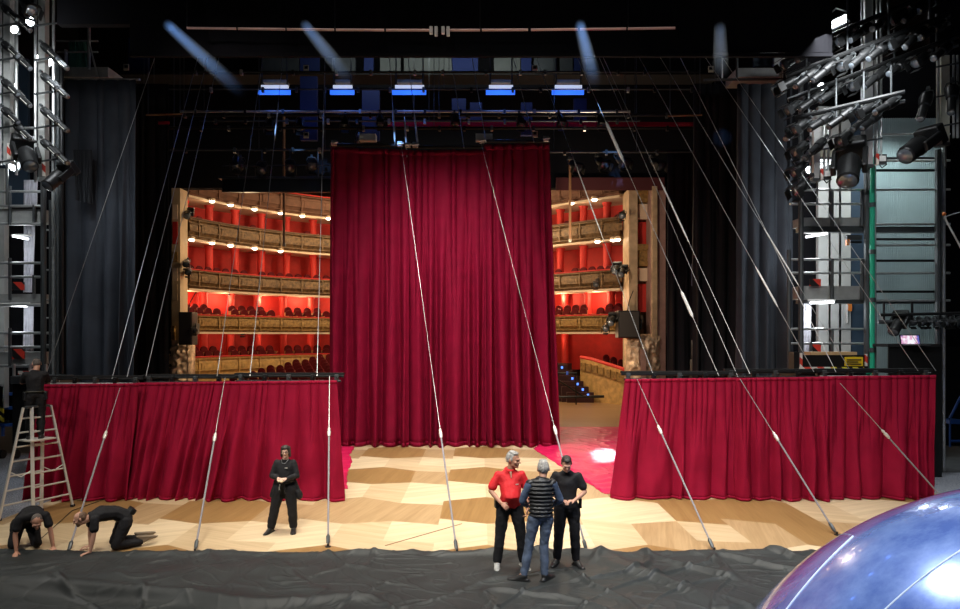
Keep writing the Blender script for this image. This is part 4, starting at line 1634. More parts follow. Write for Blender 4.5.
make_curtain('drape', 'pale curtain strip on the lower storey of the right gallery', 'curtain', (P(800, 303, RGY + 1), P(811, 303, RGY + 1)), (P(800, 370, RGY + 1), P(810, 370, RGY + 1)), .05, .25, .25, 77, M['pale_cloth'], nu=40, nv=8)
tube_light(806, 237, 827, 233.5, RGY - .12, 'lit fluorescent tube below the upper right deck')
tube_light(810, 303, 834, 302, RGY - .1, 'lit fluorescent tube below the lower right deck')
tube_light(820, 167, 830, 163, RGY - .1, 'short lit fluorescent tube high on the right gallery beside the striped box')
lamp(821, 87, RGY - .6, .09, 'lit white lamp above the top right deck')
lamp(809, 170, RGY - .4, .09, 'lit lamp left of the striped box on the right gallery')
t = thing('hanging_floodlight', 'dazzling white floodlight high on the right among the lanterns', 'floodlight', P(838, 22, RGY - .8))
MB().box((0, .1, 0), (.62, .16, .26), (0, -.45, 0)).build('housing', M['dark_steel'], t, bevel=.02)
MB().box((0, 0, 0), (.5, .05, .16), (0, -.45, 0)).build('lamp_face', M['lamp_white'], t)
MB().tube([(-.3, .1, .1), (0, .1, .4), (.3, .1, .3)], .02, 6).build('yoke', M['steel'], t, True)

# lighting ladders on the right
LRY = RGY - 1.0
for nm, x, yt, yb, w in (('right hanging lighting ladder with pale box beam above the green pipe', 869, -20, 164, 4), ('right lighting ladder with pale beam at the far right', 945.5, 55, 142, 4.2), ('slim lighting ladder beam beside the right black drapes', 817, 110, 178, 3.2)):
    t = thing('lighting_ladder', nm, 'lighting ladder', P(x, yb, LRY))
    box_part(t, 'beam', x - w, yt, x + w, yb, LRY, .2, 'deck_cream' if w > 4 else 'grey_panel')
    box_part(t, 'end_cap', x - w - .8, yb, x + w + .8, yb + 3, LRY - .03, .25, 'dark_steel')
    for dx in (-w - 3, w + 4, w + 8):
        bar_part(t, 'side_pipe', x + dx, yt, x + dx, yb - 4, LRY - .08, .03, 'steel')
    for y in range(yt + 10, yb, 30):
        bar_part(t, 'cross_pipe', x - w - 5, y + 2, x + w + 9, y - 2, LRY - .12, .022, 'dark_steel')
    bar_part(t, 'hanger', x, yb + 2, x, yb + 26, LRY + .1, .025, 'dark_steel')
# sloping dark bars carrying rows of lanterns, upper right
lab = 'black spotlight clamped in the dense sloping rows of lanterns, upper right'
grp = 'lanterns of the upper right lighting bars'
rl = random.Random(12)
for bi, (x0, y0, x1, y1, Y, n, nm) in enumerate(((786, 54, 950, -14, LRY - .2, 9, 'topmost'), (786, 76, 950, 14, LRY - .6, 9, 'second'), (788, 100, 958, 36, LRY - .3, 8, 'middle'), (795, 118, 905, 92, LRY - .5, 5, 'lowest'))):
    t = thing('lighting_bar', 'sloping dark bar of lanterns on the upper right, the %s' % nm, 'lighting bar', P((x0 + x1) / 2, (y0 + y1) / 2, Y))
    bar_part(t, 'pipe', x0, y0, x1, y1, Y, .06, 'black_metal', Y - 1.2)
    bar_part(t, 'pipe', x0, y0 + 9, x1, y1 + 9, Y + .1, .05, 'dark_steel', Y - 1.1)
    for k in range(4):
        u = (k + .5) / 4
        xx, yy = x0 + (x1 - x0) * u, y0 + (y1 - y0) * u
        bar_part(t, 'drop', xx, yy - 30, xx, yy + 9, Y - 1.2 * u, .025, 'dark_steel')
    for k in range(n):
        u = (k + .4) / n
        xx, yy = x0 + (x1 - x0) * u, y0 + (y1 - y0) * u
        spot('profile' if k % 3 else 'fresnel', P(xx, yy + 8, Y - 1.2 * u - .18), (-.80 + rl.uniform(-.1, .1), -.25 + rl.uniform(-.2, .2), -.55 + rl.uniform(-.15, .1)), lab, grp, .95)
sp = 'black spotlight on the ladders beside the grey cladding, right side'
sg = 'lanterns beside the grey cladding'
for x, y, kd, sc in ((800, 127, 'profile', 1), (803, 146, 'fresnel', 1.0), (817, 148, 'profile', .9), (821, 143, 'profile', .9), (802, 166, 'fresnel', 1), (805, 184, 'fresnel', 1.1), (848, 134, 'fresnel', 1.1), (866, 118, 'profile', 1), (875, 117, 'profile', 1)):
    spot(kd, P(x, y, LRY - .35), (-.7, -.35, -.55), sp, sg, sc)
spot('mover', P(849, 166, LRY - .5), (-.35, -.55, -.72), 'very large black moving light hanging beside the pale box beam on the right', None, 1.7)
spot('mover', P(917, 147, LRY - .3), (-.75, -.35, -.5), 'large black moving light in front of the corrugated wall', None, 1.5)
spot('profile', P(926, 100, LRY - .3), (-.45, -.4, -.8), 'pale edged spotlight hanging above the corrugated wall, left of two', None, 1.15)
spot('profile', P(952, 92, LRY - .3), (-.3, -.4, -.85), 'pale edged spotlight hanging at the far right edge', None, 1.15)
for x, y, nm in ((882, 159, 'on the box beam above the green pipe'), (826.5, 174, 'on the slim beam beside the black drapes')):
    t = thing('socket_box', 'small red and white striped socket box ' + nm, 'box', P(x, y + 5, LRY - .1))
    box_part(t, 'enclosure', x - 5, y - 5, x + 5, y + 5, LRY - .1, .15, 'dark_steel', .01)
    box_part(t, 'striped_edge', x - 5.5, y - 5.5, x - 3, y + 5.5, LRY - .13, .03, 'red_white')
    box_part(t, 'front_plate', x - 2, y - 3.4, x + 4, y + 2, LRY - .13, .03, 'white')
    o = Vector(t.location)
    MB().tube([P(x - 3, y + 5, LRY - .05) - o, P(x, y + 9, LRY - .05) - o, P(x + 5, y + 5, LRY - .05) - o], .015, 6).build('cord', M['black'], t, True)
t = thing('socket_outlet', 'orange socket with hanging plugs below the upper right deck', 'socket', P(850, 245, RGY - .1))
box_part(t, 'orange_socket', 847, 239, 850, 245, RGY - .12, .08, 'orange')
box_part(t, 'plug_row', 847, 235, 862, 240, RGY - .1, .08, 'dark_steel')
box_part(t, 'plug_row', 851, 241, 862, 243, RGY - .1, .08, 'black_metal')
t = thing('socket_outlet', 'orange and white socket panel on the blue cladding lower right', 'socket', P(850, 312, RGY + 1.5))
box_part(t, 'orange_socket', 848, 304, 852, 311, RGY + 1.55, .06, 'orange')
box_part(t, 'white_socket', 847, 304.5, 848, 323, RGY + 1.55, .06, 'white')
# platform lift with yellow sign at the foot of the gallery
t = thing('platform_lift', 'low black platform lift with a yellow sign and striped edges, right of the drapes', 'lift', P(835, 380, 17.2))
t.location.z = 0
box_part(t, 'guard_panel', 801, 355, 868, 369, 17.2, .05, 'black_metal')
box_part(t, 'plywood_top', 811, 352, 857, 356, 17.3, .4, 'plywood')
box_part(t, 'base', 795, 373, 866, 436, 17.4, .9, 'black_metal')
box_part(t, 'striped_edge', 800, 367, 838, 369.5, 17.15, .04, 'red_white')
box_part(t, 'striped_edge', 832, 367, 864, 369.5, 17.13, .04, 'yellow_black')
box_part(t, 'striped_post', 800.5, 353, 802.5, 369, 17.14, .04, 'red_white')
box_part(t, 'striped_post', 865.5, 354, 867.5, 366, 17.14, .04, 'red_white')
sgn = box_part(t, 'warning_sign', 845, 357, 863, 366, 17.12, .03, 'yellow')
o = Vector(t.location)
b = MB()
for k in range(3):
    b.slab(P(847, 360.2 + 2.2 * k, 17.10) - o, P(861 - 3 * (k % 2), 359.2 + 2.2 * k, 17.115) - o)
b.build('sign_lettering', M['ink'], sgn)
sgn.children[0].parent = t
box_part(t, 'green_hose', 822, 368.5, 858, 371.5, 17.1, .1, 'green')
box_part(t, 'cable_chest', 794, 352, 799, 372, 17.2, .3, 'black_metal')
# dark desk with lit laptop, far right
t = thing('control_desk', 'black control desk behind the last low curtain, far right', 'desk', P(915, 440, 17.4))
t.location.z = 0
box_part(t, 'front_panel', 889, 345, 942, 477, 17.6, .06, 'black_metal')
box_part(t, 'desk_top', 888, 344, 942, 347, 17.55, .8, 'black')
t = thing('flat_panel', 'dark navy flat standing behind the blue chair at the right picture edge', 'flat', P(958, 447, 22.8))
t.location.z = 0
box_part(t, 'face', 941, 347, 985, 446.0, 22.8, .06, 'black_metal')
box_part(t, 'foot', 941, 444, 985, 446.6, 22.7, .3, 'black')
t = thing('laptop', 'open laptop with lit screen on the black desk, far right', 'laptop', P(915, 345.5, 17.5))
o = Vector(t.location)
MB().box((0, .0, .012), (.56, .36, .024)).build('keyboard_base', M['dark_steel'], t, bevel=.005)
R = Euler((-.18, 0, 0)).to_matrix()
MB().box(R @ Vector((0, .18, .16)), (.52, .02, .30), R).build('screen_frame', M['black'], t, bevel=.005)


def screen_mat():
    m = bpy.data.materials.new('lit screen picture')
    m.use_nodes = True
    nt = m.node_tree
    b = nt.nodes['Principled BSDF']
    tc = nt.nodes.new('ShaderNodeTexCoord')
    n = nt.nodes.new('ShaderNodeTexNoise')
    n.inputs['Scale'].default_value = 7
    nt.links.new(tc.outputs['Object'], n.inputs['Vector'])
    r = nt.nodes.new('ShaderNodeValToRGB')
    e = r.color_ramp.elements
    e[0].position, e[0].color = .38, (.10, .12, .45, 1)
    e[1].position, e[1].color = .62, (.95, .92, 1, 1)
    k = e.new(.5)
    k.color = (.75, .35, .55, 1)
    nt.links.new(n.outputs['Fac'], r.inputs['Fac'])
    nt.links.new(r.outputs[0], b.inputs['Emission Color'])
    b.inputs['Emission Strength'].default_value = 1.0
    b.inputs['Base Color'].default_value = (.02, .02, .02, 1)
    return m


MB().box(R @ Vector((0, .168, .16)), (.46, .006, .25), R).build('screen', screen_mat(), t)
# low bar of lanterns above the desk
t = thing('lighting_bar', 'low horizontal bar of small lanterns in front of the corrugated wall', 'lighting bar', P(915, 318, 18.0))
bar_part(t, 'pipe', 880, 315, 968, 313, 17.9, .04, 'black_metal')
bar_part(t, 'pipe', 878, 322, 968, 321, 17.95, .05, 'dark_steel')
for x in (884, 912, 940):
    bar_part(t, 'drop', x, 302, x, 322, 17.95, .03, 'black_metal')
for k in range(8):
    spot('fresnel', P(903 + 8 * k, 319, 18.1), (-.3 + .15 * (k % 3), -.7, -.5), 'small black lantern on the low bar above the desk', 'lanterns on the low bar above the desk', .62)
spot('mover', P(897, 325, 17.9), (-.6, -.5, -.6), 'black moving light at the left end of the low bar above the desk', None, .9)
t = thing('hanging_hook', 'pale rod with an orange hook at the right picture edge', 'hook', P(944, 216, 18.1))
o = Vector(t.location)
MB().tube([P(944, 212, 18.1) - o, P(946, 220, 18.1) - o, P(962, 250, 18.1) - o], .022, 6).build('rod', M['alu'], t, True)
MB().ball(P(944, 214, 18.1) - o, .05, 8, 6).build('hook', M['orange'], t, True)
MB().tube([P(944, 217, 18.12) - o, P(964, 211, 18.12) - o], .015, 6).build('side_wire', M['steel'], t, True)
t = thing('folding_chair', 'blue folded chair leaning on the dark panel at the right picture edge', 'chair', P(956, 446, 22.3))
t.location.z = 0
for x in (950, 963):
    bar_part(t, 'leg', x, 400 if x > 955 else 420, x, 446.9, 22.3, .03, 'blue_paint')
bar_part(t, 'backrest', 950, 418, 961, 396, 22.3, .04, 'blue_paint')
box_part(t, 'seat', 950, 420, 963, 424, 22.25, .4, 'blue_paint')
bar_part(t, 'crossbar', 950, 441, 963, 441, 22.3, .04, 'blue_paint')

# ------------------------------------------------------------------ black and grey drapes at the sides
def drape(label, x0, x1, y0, Y, seed, m, amp=.22, wt=.16, wb=.2, flare=0, y0r=None):
    t0, t1 = P(x0, y0, Y), P(x1, y0 if y0r is None else y0r, Y)
    b0, b1 = Vector((t0.x - flare, Y, .02)), Vector((t1.x + flare, Y, .02))
    return make_curtain('stage_drape', label, 'curtain', (t0, t1), (b0, b1), amp, wt, wb, seed, M[m], nu=160, nv=20)


drape('tall charcoal stage drape beside the left gallery', 64, 136, 80, 20.6, 61, 'grey_drape', .26, .20, .24)
drape('tall black stage drape left of the gilded opening', 128, 169, 84, 24.0, 62, 'black_drape', .12, .2, .3)
drape('black stage drape just right of the gilded opening', 668, 706, 150, 26.5, 63, 'black_drape', .2, .2, .25)
drape('tall black stage drape in the middle of the right side drapes', 694, 748, 84, 23.5, 64, 'black_drape', .25, .18, .22)
drape('tall charcoal stage drape beside the right gallery', 738, 792, 84, 20.6, 65, 'grey_drape', .26, .22, .26)
t = thing('hanging_cloth_bundle', 'black cloth bundle tied up on the left charcoal drape', 'cloth', P(103, 205, 20.1))
o = Vector(t.location)
vs, fs = curtain_mesh('x', (P(74, 150, 20.15), P(92, 150, 20.15)), (P(76, 200, 20.15), P(92, 204, 20.15)), .08, .3, .3, 8, 30, 12)
me = bpy.data.meshes.new('fold')
me.from_pydata([v - o for v in vs], [], fs)
c = link('fold', me, t, M['black_drape'])
c.modifiers.new('thickness', 'SOLIDIFY').thickness = .03
t = thing('equipment_case', 'pale equipment case on a stand behind the right low curtains', 'case', P(705, 372, 24.5))
t.location.z = 0
box_part(t, 'stand', 696, 340, 713, 362, 24.6, .5, 'black_metal')
box_part(t, 'case', 695, 360, 714, 372, 24.5, .6, 'dark_steel', .02)
box_part(t, 'base', 694, 372, 715, 438, 24.6, .6, 'black')
t = thing('monitor', 'blue glowing screen on a stand behind the right black drapes', 'screen', P(696, 285, 25.4))
t.location.z = 0
box_part(t, 'panel', 692, 264, 703, 286, 25.4, .06, 'blue_glow')
bar_part(t, 'stand_pole', 697, 262, 697, 432, 25.6, .05, 'black_metal')
bar_part(t, 'stand_pole', 708, 190, 718, 436, 25.3, .03, 'dark_steel')

# ------------------------------------------------------------------ fly space
BY = 16.4
t = thing('border_cloth', 'wide black border masking the whole top of the picture', 'border', P(450, 57, BY))
o = Vector(t.location)
z0 = P(0, 55, BY).z
z1 = 15.5
lo, hi = P(57, 55, BY), P(836, 0, BY)
vs, fs = curtain_mesh('x', (Vector((P(130, 0, BY).x, BY, z1)), Vector((P(832, 0, BY).x, BY, z1))), (Vector((P(130, 0, BY).x, BY, z0)), Vector((P(832, 0, BY).x, BY, z0 + .05))), .03, .06, .08, 9, 160, 10)
me = bpy.data.meshes.new('cloth')
me.from_pydata([v - o for v in vs], [], fs)
c = link('cloth', me, t, M['black_wall'])
c.modifiers.new('thickness', 'SOLIDIFY').thickness = .02
MB().slab(P(57, 24, BY + .3) - o, Vector((P(835, 0, BY).x, BY + .5, z1)) - o).build('upper_cloth', M['black_wall'], t)
MB().slab(Vector((P(130, 0, BY).x, BY - .05, z0 - .05)) - o, Vector((P(832, 0, BY).x, BY + .05, z0 + .03)) - o).build('hem', M['black_wall'], t)
t = thing('lighting_bar', 'long thin pinkish pipe with white clamps in front of the black border', 'pipe', P(430, 29, BY - .6))
for a, b_ in ((187, 236), (238, 285), (287, 334), (336, 384), (386, 430), (446, 480), (482, 528), (531, 578), (580, 626), (628, 675)):
    yy = lambda x: 28 + 2.2 * math.sin(PI * (x - 187) / 488)
    bar_part(t, 'pipe', a, yy(a), b_, yy(b_), BY - .5, .028, 'pink_tube')
for x in (431, 436, 443, 448):
    box_part(t, 'clamp', x - 1.6, 26, x + 1.6, 33 if x % 2 else 35, BY - .56, .1, 'white', .01)
for a in (187, 335, 480, 628):
    bar_part(t, 'hanger', a, 28, a, -30, BY - .5, .012, 'black_metal')
# beam lanterns
for x, y in ((168, 22), (305, 22), (580, 22), (720, 22)):
    pass
# back gallery windows and panels seen under the border
b = MB()
b.slab((-13, 31.0, 14.6), (13, 31.2, 22))
struct(b.build('wall_fly_back', M['black_wall']))
gal = [(240, 56, 'black'), (262, 300, 'deckd'), (300, 320, 'blue_glow'), (332, 356, 'deckd'), (364, 374, 'blue_glow'), (380, 401, 'grey'), (404, 452, 'grey'), (452, 478, 'blue_glow'), (494, 520, 'grey'), (521, 531, 'blue_glow'), (534, 556, 'deckd'), (560, 572, 'deckd'), (574, 586, 'blue_glow'), (128, 150, 'blue_glow')]
M['dim_panel'] = mat('dim grey panel', (0.09, 0.095, 0.09), .7, var=.2, vscale=1)
M['dim_dark'] = mat('dim dark panel', (0.05, 0.055, 0.06), .7, var=.3, vscale=1)
b = MB()
b.slab(P(120, 74.5, 29.4), P(720, 73.5, 29.4) + Vector((0, 1.2, 0)))
struct(b.build('gallery_floor', M['black']))
for a, b_, m in gal:
    if b_ < a:
        continue
    bb = MB()
    bb.slab(P(a, 73, 30.0), P(b_, 40, 30.2))
    struct(bb.build('gallery_panel', M['blue_glow'] if m == 'blue_glow' else M['dim_panel'] if m == 'grey' else M['dim_dark']))
for x0, x1, y0, y1 in ((300, 318, 78, 140), (362, 380, 92, 140), (470, 482, 104, 122), (521, 532, 104, 135), (574, 586, 100, 120), (452, 466, 100, 118)):
    bb = MB()
    bb.slab(P(x0, y1, 29.0), P(x1, y0, 29.2))
    struct(bb.build('fly_panel', M['blue_glow']))
# flood battens with blue strips
for x0, x1 in ((258, 290), (330, 354), (392, 426), (486, 515), (552, 584)):
    xm = (x0 + x1) / 2
    t = thing('flood_batten', 'overhead flood with blue glowing strip, %s' % {258: 'leftmost in the fly space', 330: 'above the left edge of the tall curtain', 392: 'above the middle of the tall curtain', 486: 'above the right end of the tall curtain', 552: 'rightmost in the fly space'}[x0], 'flood light', P(xm, 92, 27))
    box_part(t, 'blue_strip', x0, 88.5, x1, 94, 27, .1, 'lamp_blue')
    box_part(t, 'white_strip', x0 + 3, 85, x1 - 2, 88, 27.1, .1, 'lamp_pale')
    box_part(t, 'lid', x0 + 5, 79.5, x1 - 4, 82.5, 27.2, .5, 'deck')
    bar_part(t, 'hanger', x0 + 4, 57, x0 + 4, 86, 27.3, .03, 'dark_steel')
    bar_part(t, 'hanger', x1 - 3, 57, x1 - 3, 86, 27.3, .03, 'dark_steel')
# pipes and trusses across the fly space
bats = [(150, 720, 89.3, 26.8, .03, 'dark_steel'), (180, 630, 111.5, 27.5, .05, 'steel'), (140, 720, 115, 25.5, .06, 'black_metal'), (200, 640, 121, 28, .04, 'dark_steel'), (150, 700, 128, 25, .05, 'black_metal'), (170, 330, 150, 26, .04, 'dark_steel'), (550, 705, 152, 26, .04, 'dark_steel'), (180, 700, 72, 24.6, .04, 'black_metal')]
wh = ['below the blue strips', 'of bright steel above the tall curtain', 'of black steel above the tall curtain', 'third above the tall curtain', 'just above the tall curtain', 'above the left balconies', 'above the right balconies', 'uppermost in the fly space']
for (x0, x1, y, Y, r, m), w in zip(bats, wh):
    t = thing('fly_bar', 'horizontal hanging bar ' + w, 'bar', P((x0 + x1) / 2, y, Y), 0)
    bar_part(t, 'pipe', x0, y, x1, y, Y, r, m)
    k = 0
    rr = random.Random(int(y))
    x = x0 + 15
    while x < x1:
        box_part(t, 'clamp', x - 1.2, y - 2.5, x + 1.2, y + 2.5, Y - .08, .12, rr.choice(['dark_steel', 'black_metal', 'steel']))
        x += rr.uniform(24, 52)
    for x in (x0 + 4, (x0 + x1) / 2 + 9, x1 - 5):
        bar_part(t, 'hanger', x, y, x, 30, Y, .012, 'dark_steel')
# dark red fringe valance
b = MB()
Yv = 28.6
t = thing('valance', 'dim dark red fringed valance high behind the tall curtain', 'valance', P(540, 126, Yv))
o = Vector(t.location)
MB().slab(P(388, 126, Yv) - o, P(702, 122.5, Yv + .05) - o).build('band', M['velvet'], t)
b = MB()
x = 388
while x < 702:
    q = P(x, 126, Yv + .02)
    b.add([q + Vector((-.05, 0, 0)) - o, q + Vector((.05, 0, 0)) - o, q + Vector((0, 0, -.13)) - o, q + Vector((0, .03, 0)) - o], [(0, 1, 2), (0, 3, 1), (1, 3, 2), (3, 0, 2)])
    x += 2.5
b.build('fringe', M['velvet_band'], t)
t = thing('valance', 'dark brown red valance above the right balconies', 'valance', P(600, 185, PY - .4))
o = Vector(t.location)
MB().slab(P(556, 190, PY - .4) - o, P(664, 178, PY - .3) - o).build('band', mat('dim red brown cloth', (0.08, .015, .018), .8), t)
t = thing('truss_bridge', 'black lighting bridge above the left balconies', 'bridge', P(265, 190, 30))
box_part(t, 'front_panel', 222, 178, 332, 192, 30, .2, 'black_metal')
box_part(t, 'top_plate', 218, 176, 332, 178.5, 29.9, .6, 'dark_steel')
bar_part(t, 'rail', 222, 166, 332, 165, 29.9, .03, 'dark_steel')
for x in (238, 262, 290, 318):
    bar_part(t, 'post', x, 150, x, 178, 29.9, .03, 'dark_steel')
for x, y in ((240, 168), (262, 172), (290, 170), (312, 168), (600, 167), (573, 170), (620, 165), (655, 168)):
    spot('fresnel', P(x, y - 6, 29.2), (0.2, -.7, -.5), 'dark lantern on the bridges above the balconies', 'lanterns on the bridges above the balconies', 1.5)
for x, y in ((237, 160), (360, 136), (345, 120), (455, 118), (380, 118), (300, 122), (270, 122), (520, 119), (560, 118), (600, 119)):
    spot('fresnel', P(x, y, 25.4), (0.1, -.6, -.7), 'small dark lantern hanging on the bars above the tall curtain', 'lanterns on the bars above the tall curtain', 1.1)
for x, y0, y1, lab_ in ((284, 112, 245, 'thin brown pole hanging in front of the left balconies'), (570, 160, 241, 'thin brown pole hanging in front of the right balconies')):
    t = thing('hanging_pole', lab_, 'pole', P(x, y1, 32))
    bar_part(t, 'rod', x, y0, x, y1, 32, .06, 'brown')
    box_part(t, 'tip', x - 1.2, y1 - 2, x + 1.2, y1 + 1, 31.95, .12, 'deck_cream')
for x, y in ((306, 68), (306, 135), (535, 68), (535, 134), (711, 69), (126, 67)):
    t = thing('height_marker', 'small white bordered plate in the fly space ' + {306: 'above the left balconies', 535: 'right of centre', 711: 'above the right drapes', 126: 'above the left black drape'}[x] + (', upper' if y < 100 else ', lower'), 'plate', P(x, y, 26))
    box_part(t, 'plate', x - 2.6, y - 3, x + 2.6, y + 3, 26, .03, 'deck_cream')
    box_part(t, 'window', x - 1.7, y - 2, x + 1.7, y + .5, 25.97, .04, 'black')
for x0, x1, y, m, lab_ in ((146, 182, 114.5, 'brown', 'brownish boom bar above the left black drape'), (668, 702, 115.5, 'brown', 'brownish boom bar above the right black drapes')):
    t = thing('boom_bar', lab_, 'bar', P((x0 + x1) / 2, y, 23))
    bar_part(t, 'pipe', x0, y + .5, x1, y - .5, 23, .03, m)
    box_part(t, 'tag_plate', (x0 + x1) / 2 - 6, y + 7, (x0 + x1) / 2 + 5, y + 9.5, 23, .03, 'velvet_band')
    bar_part(t, 'hanger', x0 + 2, y, x0 + 2, 30, 23, .01, 'dark_steel')
    bar_part(t, 'hanger', x1 - 2, y, x1 - 2, 30, 23, .01, 'dark_steel')

# lanterns hung on the balcony fronts
for x, y, Y, lab_ in ((189, 272, 35.5, 'on the left end of the second balcony'), (187, 264, 35.2, 'at the very left end of the balcony rail'), (229, 290, 40.5, 'below the second balcony on the left'), (240, 324, 41, 'hanging on the third balcony, left'), (243, 332, 41, 'hanging just below the third balcony rail lantern'), (288, 325, 42, 'on the third balcony front in the middle of the left view'), (195, 329, 34.5, 'beside the left loudspeaker'),
                   (612, 322, 34.2, 'left of the right loudspeaker'), (607, 328, 34.4, 'lower left of the right loudspeaker'), (622, 274, 34.6, 'on the right end of the second balcony'), (616, 271, 34.8, 'second from the right end of the second balcony'), (597, 284, 36.3, 'below the second balcony on the right'), (623, 216, 34.6, 'on the right end of the uppermost balcony'), (188, 216, 35.5, 'on the left end of the uppermost balcony')):
    spot('fresnel' if x % 2 else 'mover', P(x, y - 2, Y - .3), (.2 if x < 400 else -.3, -.8, -.4), 'black lantern ' + lab_, 'lanterns on the balcony fronts', 1.15)
for x, y in ((240, 333.5), (316, 331)):
    pass

# ------------------------------------------------------------------ blue dome
Yd = 6.0
kd = Yd / F
cD = Vector((5.838, 6.0, -1.65))
Rd = 3.942
zc = cD.z
prof = []
n = 40
a0 = math.asin(min(1, (0.03 - zc) / Rd))
t = thing('dome_prop', 'large glossy blue dome in the lower right corner with a dazzling reflection', 'dome', (cD.x, cD.y, 0))
prof = []
for i in range(n + 1):
    a = a0 + (PI / 2 - a0) * i / n
    prof.append((max(.001, Rd * math.cos(a)), zc + Rd * math.sin(a)))
MB().lathe(prof, (0, 0, 0), (0, 0, 1), 96).build('shell', M['dome'], t, True)
b = MB()
b.torus((0, 0, .065), prof[0][0] + .02, .03, n=96, m=8)
b.build('base_rim', M['dark_steel'], t, True)
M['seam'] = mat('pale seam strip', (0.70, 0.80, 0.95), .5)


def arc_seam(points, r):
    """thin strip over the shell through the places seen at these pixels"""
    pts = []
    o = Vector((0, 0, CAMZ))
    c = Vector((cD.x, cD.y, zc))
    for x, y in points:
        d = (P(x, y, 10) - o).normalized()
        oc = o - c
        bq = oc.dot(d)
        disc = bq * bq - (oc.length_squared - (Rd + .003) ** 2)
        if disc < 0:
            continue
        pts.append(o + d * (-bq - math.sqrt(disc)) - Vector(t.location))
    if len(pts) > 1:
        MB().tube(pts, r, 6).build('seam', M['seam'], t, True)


def bez(a, b_, c, n):
    return [((1 - u) ** 2 * a[0] + 2 * u * (1 - u) * b_[0] + u * u * c[0], (1 - u) ** 2 * a[1] + 2 * u * (1 - u) * b_[1] + u * u * c[1]) for u in [i / n for i in range(n + 1)]]


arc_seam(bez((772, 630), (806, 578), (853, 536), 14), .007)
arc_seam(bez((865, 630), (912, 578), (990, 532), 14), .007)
# ------------------------------------------------------------------ people
_ico = None


def ico():
    global _ico
    if _ico is None:
        bm = bmesh.new()
        bmesh.ops.create_icosphere(bm, subdivisions=2, radius=1.0)
        _ico = [v.co.copy() for v in bm.verts]
        bm.free()
    return _ico


class Blob:
    """overlapping rounded solids fused into one continuous skin"""

    def __init__(s):
        s.h = []

    def hull(s, *items):
        """items: (centre, radii or radius, rotation matrix or None)"""
        s.h.append([(Vector(c), (r, r, r) if not isinstance(r, (tuple, list)) else r, R) for c, r, R in items])
        return s

    def cap(s, p0, r0, p1, r1):
        return s.hull((p0, r0, None), (p1, r1, None))

    def chain(s, pts):
        for (a, ra), (b, rb) in zip(pts, pts[1:]):
            s.cap(a, ra, b, rb)
        return s

    def build(s, name, m, parent, voxel=0.010, smooth=3, disp=0.0, dscale=0.12, factor=0.5):
        bm = bmesh.new()
        for items in s.h:
            vs = []
            for c, r, R in items:
                for v in ico():
                    w = Vector((v.x * r[0], v.y * r[1], v.z * r[2]))
                    if R is not None:
                        w = R @ w
                    vs.append(bm.verts.new(c + w))
            res = bmesh.ops.convex_hull(bm, input=vs)
            junk = [g for g in res['geom_interior'] + res['geom_unused'] if isinstance(g, bmesh.types.BMVert)]
            bmesh.ops.delete(bm, geom=list(set(junk)), context='VERTS')
        me = bpy.data.meshes.new(name)
        bm.to_mesh(me)
        bm.free()
        o = bpy.data.objects.new(name, me)
        COL.objects.link(o)
        r = o.modifiers.new('r', 'REMESH')
        r.mode = 'VOXEL'
        r.voxel_size = voxel
        if smooth:
            k = o.modifiers.new('s', 'SMOOTH')
            k.iterations = smooth
            k.factor = factor
        if disp:
            tx = bpy.data.textures.get('folds%.2f' % dscale)
            if tx is None:
                tx = bpy.data.textures.new('folds%.2f' % dscale, 'CLOUDS')
                tx.noise_scale = dscale
                tx.noise_depth = 2
            d = o.modifiers.new('d', 'DISPLACE')
            d.texture = tx
            d.strength = disp
            d.mid_level = 0.5
        dg = bpy.context.evaluated_depsgraph_get()
        me2 = bpy.data.meshes.new_from_object(o.evaluated_get(dg))
        me2.name = name
        o.modifiers.clear()
        o.data = me2
        bpy.data.meshes.remove(me)
        me2.materials.clear()
        for k in (m if isinstance(m, (list, tuple)) else [m]):
            me2.materials.append(k)
        me2.polygons.foreach_set('use_smooth', [True] * len(me2.polygons))
        if parent is not None:
            o.parent = parent
        return o


def add_hand(B, wrist, d, palm_n, side, curl=0.5, s=1.0):
    """five fingers; d: direction of the hand, palm_n: the way the palm faces, side: +1 puts the thumb along d x palm_n"""
    d = Vector(d).normalized()
    n = Vector(palm_n)
    n = (n - d * n.dot(d)).normalized()
    w = d.cross(n).normalized() * side
    W = Vector(wrist)
    R = Matrix((w, d, n)).transposed()
    B.hull((W + d * .015 * s, (.024 * s, .015 * s, .018 * s), R), (W + d * .045 * s, (.036 * s, .02 * s, .016 * s), R), (W + d * .085 * s, (.041 * s, .014 * s, .013 * s), R))
    for k, (off, L) in enumerate(((.030, .072), (.010, .080), (-.011, .074), (-.031, .058))):
        b0 = W + d * .088 * s + w * off * s
        a1 = curl * 0.7
        a2 = curl * 1.6
        d1 = (d * math.cos(a1) + n * math.sin(a1) + w * off * 1.2).normalized()
        d2 = (d * math.cos(a2) + n * math.sin(a2) + w * off * .6).normalized()
        p1 = b0 + d1 * L * .5 * s
        p2 = p1 + d2 * L * .5 * s
        B.cap(b0, .0098 * s, p1, .0090 * s)
        B.cap(p1, .0090 * s, p2, .0078 * s)
    t0 = W + d * .028 * s + w * .026 * s
    t1 = t0 + (d * .7 + w * .8 + n * .35).normalized() * .036 * s
    t2 = t1 + (d * .95 + w * .2 + n * .45).normalized() * .030 * s
    B.cap(t0, .0125 * s, t1, .0110 * s)
    B.cap(t1, .0110 * s, t2, .0090 * s)


